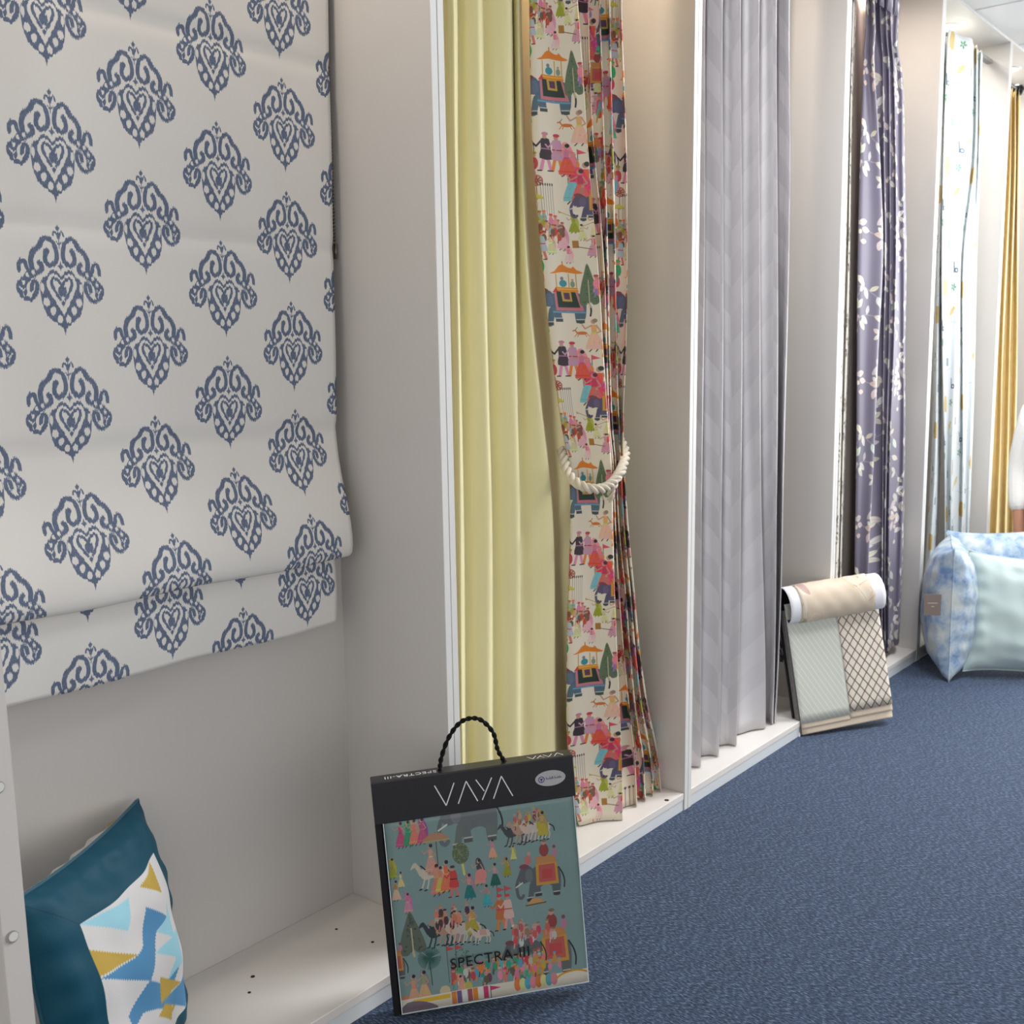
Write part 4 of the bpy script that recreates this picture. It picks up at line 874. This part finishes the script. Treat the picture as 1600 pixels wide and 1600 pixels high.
strokes('sticker_emblem_stem', [(cx, cz-.0048, cx, cz+.001), (cx-.0028, cz+.0022, cx, cz-.001), (cx+.0028, cz+.0022, cx, cz-.001)], .0011, .0003, M['badgeblue'], bd, y=-.0036)
sq = []; x = cx+.0085; base = H1-.0365                        # the sticker's tiny script
for i, (hgt, dx) in enumerate(((.0055, .002), (.002, .0022), (.0022, .002), (.0052, .0018), (.0022, .002), (.005, .0014), (.005, .0018), (0, .002), (.0055, .0022), (.002, .002), (.0022, .0018), (.005, .0018), (.0022, .0016), (.005, .0016), (.0024, .0016))):
    if hgt: sq += [(x, base-.0012, x+.0008, base-.0012+hgt), (x+.0008, base-.0012+hgt*.7, x+dx, base-.0012)]
    x += dx
strokes('sticker_script', sq, .0006, .0002, M['badgeink'], bd, y=-.0037)
# rope handle
h0, h1 = np.array((.116, .014, H1)), np.array((.234, .014, H1))
hp = catmull([h0-(0, 0, .004), h0+(.004, 0, .02), h0+(.022, 0, .058), h0+(.048, 0, .083), h0+(.078, 0, .082), h0+(.1, 0, .055), h1+(-.012, 0, .022), h1-(0, 0, .004)], 10)
bm = bmesh.new()
for k in range(2): sweep(bm, hp, .0026, 7, phase=k*math.pi, off=.0020, turns=10)
bmobj('rope_handle', bm, M['cordblack'], t, True)

# second sample book, flopped-over cover
W2, H2 = .331, .435
t = empty('waterfall_sample_book', mat=frame((1.567, -.008, .002), -.596, -.2, -.065))
tag(t, 'beige fabric sample book with its cover curled over, leaning on the bay front', 'sample book')
M['diamond'] = None
def paint_lattice():
    c = Canvas(120, 240, 3.0, (196, 186, 170), False)
    for i in range(6):
        for j in range(8):
            for ox, oy in ((0, 0), (10, 15)):
                x, y = i*20+ox, j*30+oy; c.poly([(x, y-12), (x+7.6, y), (x, y+12), (x-7.6, y)], J((226, 217, 202), 2), 1, 3)
    for i in range(-14, 14):
        c.line([(i*20+10-160, -240), (i*20+10+160, 240)], 2.4, (116, 102, 92)); 
    for i in range(-14, 26):
        c.line([(i*20+10+160, -240), (i*20+10-160, 240)], 2.4, (116, 102, 92))
    return c.image('lattice_print')
M['lattice'] = mat('lattice_cloth', rough=.6, img=paint_lattice(), uvs=(1, 1, 0, 0), bump=.1, bscale=500)
def paint_sage():
    c = Canvas(120, 240, 3.0, (204, 207, 194), False)
    for i in range(-30, 30): c.line([(i*12-60, 0), (i*12+84, 240)], 1.6, (222, 224, 220)); 
    for i in range(-20, 40): c.line([(i*26+40, 0), (i*26-60, 240)], 1.0, (200, 204, 190), .5)
    return c.image('sage_print')
M['sage'] = mat('sage_cloth', rough=.6, img=paint_sage(), bump=.1, bscale=500)
M['beige'] = mat('beige_satin', (212, 196, 174), .5, .3, noise=.08, nscale=40, bump=.3, bscale=40)
M['beigeleaf'] = mat('beige_leaf_cloth', rough=.5, img=paint_leaves((214, 198, 176), [(204, 188, 162), (222, 208, 186), (176, 160, 142)], (150, 136, 124), W=160, H=120, n=8, name='beige_leaf_print', sz=1.7), uvs=(1, 1, 0, 0), bump=.2, bscale=30)
M['whitecard'] = mat('white_card', (232, 232, 236), .5, .3); M['greyfab'] = mat('grey_swatch_edges', (128, 124, 122), .8, .1, noise=.3, nscale=60)
boxobj('back_board', (-.004, .028, 0), (W2+.004, .036, H2-.04), M['black'], t, .001)
boxobj('swatch_stack', (.0, .004, .006), (W2-.006, .028, H2-.05), M['greyfab'], t, .004)
def sheet(name, x0, x1, z0, z1, y, mt, uw=1.0, uh=1.0, wob=.001):
    n = 14; V = np.zeros((n, n, 3)); UV = np.zeros((n, n, 2))
    for i, z in enumerate(np.linspace(z0, z1, n)):
        xx = np.linspace(x0, x1, n); V[i, :, 0] = xx; V[i, :, 2] = z; V[i, :, 1] = y-wob*np.sin(xx*25+z*9); UV[i, :, 0] = np.linspace(0, uw, n); UV[i, :, 1] = uh*i/(n-1)
    return gridmesh(name, V, UV, mt, t, solid=.0012)
sheet('beige_swatch', .004, W2-.004, .004, .05, .001, M['beige'])
sheet('beige_swatch', .004, .176, .022, .08, -.001, M['beige']); sheet('beige_swatch', .178, W2-.002, .026, .09, -.0015, M['beige'])
tag(sheet('sage_swatch', .002, .178, .038, H2-.03, -.003, M['sage']), 'pale sage swatch with fine diagonal lines')
tag(sheet('lattice_swatch', .178, W2-.002, .046, H2-.03, -.0045, M['lattice'], .85, 1.2), 'beige swatch with dark diamond lattice')
def curl(name, x0, x1, mt, dr, uw=1.0, both=False):
    th = np.linspace(-2.75, 1.9, 26); n = 20; V = np.zeros((len(th), n, 3)); UV = np.zeros((len(th), n, 2)); r = .043+dr
    for i, a in enumerate(th):
        xx = np.linspace(x0, x1, n); V[i, :, 0] = xx
        rr = r*(1+.03*np.sin(xx*40+a*2)*(dr > 0)) if hasattr(xx, 'shape') else r
        V[i, :, 1] = .004 + rr*np.cos(a+math.pi*.5+math.pi*.5)*1.0; V[i, :, 2] = H2-.020+rr*np.sin(a+math.pi)*-1.15*-1
        UV[i, :, 0] = np.linspace(0, uw, n); UV[i, :, 1] = i/(len(th)-1)
    return gridmesh(name, V, UV, mt, t, solid=.0015)
th0 = None
def curl2(name, x0, x1, mt, dr, uw=1.0, wr=0.0):
    """the cover rises from behind the board, rolls over the top and hangs in front"""
    pth = catmull([(.034, H2-.13), (.036, H2-.06), (.036, H2-.02), (.026, H2+.012), (.004, H2+.022), (-.022, H2+.014), (-.040, H2-.012), (-.044, H2-.045), (-.034, H2-.075), (-.016, H2-.088), (-.010, H2-.08)], 4)
    c0 = np.array((-.003, H2-.03)); n = 26; V = np.zeros((len(pth), n, 3)); UV = np.zeros((len(pth), n, 2)); xx = np.linspace(x0, x1, n)
    for i, p in enumerate(pth):
        d = (p-c0)/np.linalg.norm(p-c0); V[i, :, 0] = xx
        k = dr + wr*(np.sin(xx*62+i*.5)*np.cos(i*.35+xx*20)+.6*np.sin(xx*110-i*.7))
        V[i, :, 1] = p[0]+d[0]*k; V[i, :, 2] = p[1]+d[1]*k; UV[i, :, 0] = np.linspace(0, uw, n); UV[i, :, 1] = i/(len(pth)-1)*.8
    return gridmesh(name, V, UV, mt, t, solid=.0018)
curl2('cover_board', .0, W2+.004, M['whitecard'], .0); curl2('leaf_cover_fabric', .036, W2-.036, M['beigeleaf'], .003, wr=.0012)
c0 = curl2('cover_lining', .001, W2+.003, M['black'], -.0022)
boxobj('corner_clip', (-.006, .006, -.001), (.0, .036, .012), M['whitecard'], t, .001); 
M['bwfab'] = mat('dark_print_swatch', rough=.6, img=paint_leaves((40, 38, 40), [(206, 202, 196), (160, 156, 150)], (120, 120, 120), W=100, H=100, n=8, name='dark_leaf_print'), uvs=(1, 1, 0, 0))
V = np.zeros((10, 6, 3)); UV = np.zeros((10, 6, 2))
for i in range(10):
    for j in range(6): V[i, j] = (-.002-.004*math.sin(i*.4), .036+.03*j/5, H2-.04-.17*i/9); UV[i, j] = (j/5*.5, 1-i/9)
gridmesh('dark_print_flap', V, UV, M['bwfab'], t, solid=.002)

# ------------------------------------------------------------------ cushions
def cushion(name, label, mtx, s, h, th, front, back, group=None, puff=.5, wr=.004, seed=0, pinch=.10, piping=None, ear=.02):
    t = empty(name, mat=mtx); tag(t, label, 'cushion', group); r2 = np.random.RandomState(seed); n = 44
    u = np.linspace(-1, 1, n); U, Vv = np.meshgrid(u, u)
    pr = np.clip((1-np.abs(U)**2.4), 0, 1)**puff*np.clip((1-np.abs(Vv)**2.4), 0, 1)**puff
    X = U*(1-pinch*(1-Vv**2))*s/2; Z = Vv*(1-pinch*(1-U**2))*h/2
    k = ear*(np.abs(U*Vv))**6; X = X*(1+k*2); Z = Z*(1+k*2)
    for nm, sg, mt in (('front_cover', -1, front), ('back_cover', 1, back)):
        ph = r2.rand(6)*6
        edge = np.clip(np.maximum(np.abs(U), np.abs(Vv)), 0, 1)**3*(pr > 0)
        W_ = wr*edge*(np.sin(U*21+ph[0]+2*Vv)*np.sin(Vv*3+ph[1])+np.sin(Vv*23+ph[2]+3*U)*np.cos(U*2.3+ph[3])) + wr*.8*np.sin((U+Vv)*7+ph[4])*np.sin((U-Vv)*4+ph[5])*pr
        V = np.stack([X, sg*(pr*th/2+W_*np.minimum(1, pr*3)), Z], -1); UVv = np.stack([(U if sg < 0 else -U)*.5+.5, Vv*.5+.5], -1)
        gridmesh(nm, V, UVv, mt, t, solid=.0)
    if piping:
        k_ = lambda a, b: (X[a, b], 0, Z[a, b])
        idx = [(0, j) for j in range(n)]+[(i, n-1) for i in range(1, n)]+[(n-1, j) for j in range(n-2, -1, -1)]+[(i, 0) for i in range(n-2, 0, -1)]
        bm = bmesh.new(); sweep(bm, [k_(*q) for q in idx], .0028, 6, closed=True); bmobj('seam_piping', bm, piping, t, True)
    return t
M['geo'] = mat('geometric_cloth', rough=.6, spec=.25, img=paint_geo(True), bump=.15, bscale=500)
M['geob'] = mat('geometric_back_cloth', rough=.6, spec=.25, img=paint_geo(False), bump=.15, bscale=500)
M['tealpipe'] = mat('teal_velvet', (16, 76, 94), .5, .3, sheen=.3)
mt = Matrix.Translation((-.643, .120, .236)) @ Matrix.Rotation(.60, 4, 'Z') @ Matrix.Rotation(-.16, 4, 'X') @ Matrix.Rotation(.05, 4, 'Y')
cushion('scatter_cushion', 'teal bordered cushion with blue, gold and white geometric centre on the ledge', mt, .385, .40, .15, M['geo'], M['geob'], seed=3, piping=M['tealpipe'], pinch=.055, ear=0, wr=.007)

def cloudmat(name, a, b_, c_, sc, tex=3):
    m = mat(name, a, .55, .3, sheen=.2, bump=.1, bscale=200); nt = m.node_tree; N = nt.nodes; L = nt.links; b = N['Principled BSDF']
    co = N.new('ShaderNodeTexCoord'); n = N.new('ShaderNodeTexNoise'); n.inputs['Scale'].default_value = sc; n.inputs['Detail'].default_value = 7; n.inputs['Roughness'].default_value = .62; L.new(co.outputs['Object'], n.inputs[0])
    cr = N.new('ShaderNodeValToRGB'); cr.color_ramp.elements[0].position = .38; cr.color_ramp.elements[1].position = .62; cr.color_ramp.elements[0].color = lin(a)+(1,); cr.color_ramp.elements[1].color = lin(c_)+(1,)
    e = cr.color_ramp.elements.new(.49); e.color = lin(b_)+(1,); L.new(n.outputs[0], cr.inputs[0]); L.new(cr.outputs[0], b.inputs['Base Color']); return m
M['bluecloud'] = cloudmat('blue_marbled_velvet', (110, 140, 184), (162, 183, 202), (204, 211, 208), 13)
M['aqua'] = mat('aqua_velvet', (184, 201, 198), .5, .3, sheen=.4, noise=.05, nscale=8, bump=.1, bscale=150)
d1 = math.atan2(1.17, 3.84)
mt = Matrix.Translation((2.63, -.105, .232)) @ Matrix.Rotation(d1+.03, 4, 'Z') @ Matrix.Rotation(.0, 4, 'X') @ Matrix.Rotation(.03, 4, 'Y')
c1 = cushion('blue_cushion', 'blue and white marbled cushion standing edge-on with a brown swing tag', mt, .45, .46, .20, M['bluecloud'], M['bluecloud'], 'cushions at the far end', seed=5, pinch=.06, puff=.42, piping=M['bluecloud'])
M['tag'] = mat('brown_tag_card', (134, 120, 112), .7, .2); M['tagtxt'] = mat('tag_print', (190, 180, 166), .7, .2)
bm = bmesh.new(); add_box(bm, (-.028, -.0008, -.036), (.028, .0008, .036), .0004)
tg = bmobj('swing_tag', bm, M['tag'], c1); tg.matrix_local = mt.inverted() @ Matrix.Translation(tuple(onZ(1457, 945, .27))) @ Matrix.Rotation(-.95, 4, 'Z')
_p = onY(1457, 945, 0.0); _d = ray(1457, 945); _q = CAM + _d/_d.dot(_F)*3.62
tg.matrix_local = mt.inverted() @ Matrix.Translation(tuple(_q)) @ Matrix.Rotation(-.95, 4, 'Z')
strokes('tag_print', [(-.016, .006, .016, .006), (-.004, -.006, .006, -.006)], .003, .0003, M['tagtxt'], tg, y=-.0009)
mt = Matrix.Translation((2.915, -.25, .265)) @ Matrix.Rotation(-.98, 4, 'Z') @ Matrix.Rotation(-.28, 4, 'X') @ Matrix.Rotation(-.05, 4, 'Y')
cushion('blue_cushion', 'blue and white marbled cushion leaning behind the plain aqua cushion', mt, .45, .45, .14, M['bluecloud'], M['bluecloud'], 'cushions at the far end', seed=6, pinch=.07)
mt = Matrix.Translation((2.68, -.36, .215)) @ Matrix.Rotation(-.86, 4, 'Z') @ Matrix.Rotation(-.22, 4, 'X') @ Matrix.Rotation(.10, 4, 'Y')
cushion('aqua_cushion', 'plain pale aqua velvet cushion in front of the blue ones', mt, .43, .42, .17, M['aqua'], M['aqua'], 'cushions at the far end', seed=8, wr=.008, pinch=.05, piping=M['aqua'])

# ------------------------------------------------------------------ person at the right edge, on a stool
def skinobj(name, J_, E_, R_, mt_, parent, sub=2):
    me = bpy.data.meshes.new(name); me.from_pydata(J_, E_, []); o = link(name, me, mt_, parent)
    s = o.modifiers.new('skin', 'SKIN')
    for i, r in enumerate(R_): me.skin_vertices[0].data[i].radius = (r, r) if not isinstance(r, tuple) else r
    me.skin_vertices[0].data[0].use_root = True
    d = o.modifiers.new('sub', 'SUBSURF'); d.levels = sub; d.render_levels = sub
    return o
M['skin'] = mat('skin', (176, 126, 100), .5, .3); M['shirt'] = mat('white_ribbed_knit', (226, 222, 218), .8, .15, bump=.6, bscale=40, stretch=(1, 1, 8)); M['trouser'] = mat('grey_trousers', (120, 122, 132), .8, .1); M['hair'] = mat('dark_hair', (30, 24, 22), .5, .4); M['shoe'] = mat('dark_shoe', (40, 38, 40), .5, .3)
bx, by = 3.36, -.335
person = empty('person', mat=Matrix.Translation((bx, by, 0)) @ Matrix.Rotation(math.pi, 4, 'Z')); tag(person, 'person in a white ribbed top seated at the right edge, arm hanging down', 'person')
sh = .165
Jt = [(.02, 0, .50), (0, 0, .62), (-.01, 0, .76), (-.02, 0, .86), (-.03, 0, .93), (-.035, 0, 1.0), (-.05, 0, 1.08), (-.05, 0, 1.17)]
Rt = [.13, .12, (.13, .11), (.14, .10), .06, .045, .075, .07]
body = skinobj('body', Jt+[(-.02, -sh, .905), (-.02, -sh-.035, .66), (.06, -sh-.005, .46), (.08, -sh, .40), (-.02, sh, .885), (-.03, sh+.04, .66), (-.22, sh-.02, .56), (-.27, sh-.03, .55), (-.02, .09, .50), (-.42, .12, .50), (-.40, .12, .1), (-.02, -.09, .50), (-.42, -.13, .50), (-.40, -.13, .1)],
     [(0, 1), (1, 2), (2, 3), (3, 4), (4, 5), (5, 6), (6, 7), (3, 8), (8, 9), (9, 10), (10, 11), (3, 12), (12, 13), (13, 14), (14, 15), (0, 16), (16, 17), (17, 18), (0, 19), (19, 20), (20, 21)],
     Rt+[.05, .038, .026, .024, .05, .038, .026, .024, .08, .055, .04, .08, .055, .04], M['skin'], person)
skinobj('knitted_top', [(.02, 0, .40), (0, 0, .62), (-.01, 0, .76), (-.02, 0, .89), (-.03, 0, .955), (-.02, -sh, .90), (-.02, -sh-.035, .66), (.05, -sh-.01, .49), (-.02, sh, .875), (-.03, sh+.04, .66), (-.19, sh-.01, .575)],
     [(0, 1), (1, 2), (2, 3), (3, 4), (3, 5), (5, 6), (6, 7), (3, 8), (8, 9), (9, 10)], [.21, .165, (.15, .125), (.16, .115), .07, .062, .052, .042, .062, .052, .042], M['shirt'], person)
skinobj('trousers', [(.02, 0, .50), (-.02, .09, .50), (-.42, .12, .50), (-.40, .12, .12), (-.02, -.09, .50), (-.42, -.13, .50), (-.40, -.13, .12)], [(0, 1), (1, 2), (2, 3), (0, 4), (4, 5), (5, 6)], [.09, .085, .07, .055, .085, .07, .055], M['trouser'], person)
def hand(base, dr, side):
    """palm and five curled fingers growing from the wrist"""
    b0 = Vector(base); d = Vector(dr).normalized(); sd = Vector(side).normalized(); nn = d.cross(sd)
    Jh = [b0, b0+d*.045, b0+d*.08]; Eh = [(0, 1), (1, 2)]; Rh = [.024, (.034, .016), (.034, .014)]
    for k, L_ in enumerate((.062, .07, .066, .052)):
        o_ = b0+d*.082+sd*(.027-.018*k); i = len(Jh)
        Jh += [o_, o_+d*L_*.45+nn*.006, o_+d*L_*.78+nn*.018, o_+d*L_*.9+nn*.03]; Eh += [(2, i), (i, i+1), (i+1, i+2), (i+2, i+3)]; Rh += [.009, .0085, .008, .007]
    i = len(Jh); Jh += [b0+d*.03+sd*.034, b0+d*.06+sd*.05+nn*.006, b0+d*.085+sd*.05+nn*.012]; Eh += [(1, i), (i, i+1), (i+1, i+2)]; Rh += [.012, .010, .008]
    return skinobj('hand', [tuple(v) for v in Jh], Eh, Rh, M['skin'], person, 1)
hand((.08, -sh, .41), (.2, .02, -1), (1, 0, .2)); hand((-.26, sh-.03, .552), (-1, -.3, -.1), (0, -1, 0))
bm = bmesh.new(); bmesh.ops.create_uvsphere(bm, u_segments=24, v_segments=16, radius=.098, matrix=Matrix.Translation((-.03, 0, 1.16)) @ Matrix.Diagonal((1, .86, 1.08, 1)))
bmesh.ops.delete(bm, geom=[v for v in bm.verts if v.co.x < -.085 and v.co.z < 1.19], context='VERTS'); bmobj('hair', bm, M['hair'], person, True)
bm = bmesh.new(); bmesh.ops.create_uvsphere(bm, u_segments=20, v_segments=14, radius=.085, matrix=Matrix.Translation((-.055, 0, 1.14)) @ Matrix.Diagonal((1, .84, 1.25, 1)))
bmesh.ops.create_cone(bm, segments=8, radius1=.014, radius2=.004, depth=.04, cap_ends=True, matrix=Matrix.Translation((-.145, 0, 1.135)) @ Matrix.Rotation(.25, 4, 'Y'))
for s_ in (1, -1): bmesh.ops.create_uvsphere(bm, u_segments=8, v_segments=6, radius=.02, matrix=Matrix.Translation((-.045, s_*.073, 1.14)) @ Matrix.Diagonal((.7, .35, 1.2, 1)))
bmobj('face', bm, M['skin'], person, True)
for s_ in (1, -1):
    bm = bmesh.new(); bmesh.ops.create_uvsphere(bm, u_segments=10, v_segments=8, radius=.010, matrix=Matrix.Translation((-.133, s_*.03, 1.155))); bmobj('eye', bm, M['hair'], person, True)
    bm = bmesh.new(); vs = add_box(bm, (-.52, s_*.125-.045, .0), (-.33, s_*.125+.045, .10), .02); bmobj('shoe', bm, M['shoe'], person, True)
bm = bmesh.new(); add_box(bm, (-.142, -.022, 1.093), (-.125, .022, 1.101), .002); bmobj('lips', bm, mat('lips', (160, 90, 84), .5), person)
t = empty('stool', (bx+.02, by, 0)); tag(t, 'low round white stool under the seated person', 'stool')
bm = bmesh.new(); add_cyl(bm, (0, 0, .33), (0, 0, .37), .17, seg=32); bmobj('seat', bm, M['edge'], t)
for a in (.8, 2.36, 3.93, 5.5):
    bm = bmesh.new(); add_cyl(bm, (.16*math.cos(a), .16*math.sin(a), 0), (.11*math.cos(a), .11*math.sin(a), .335), .012, seg=12); bmobj('leg', bm, M['blackmetal'], t, True)
bpy.context.view_layer.update()
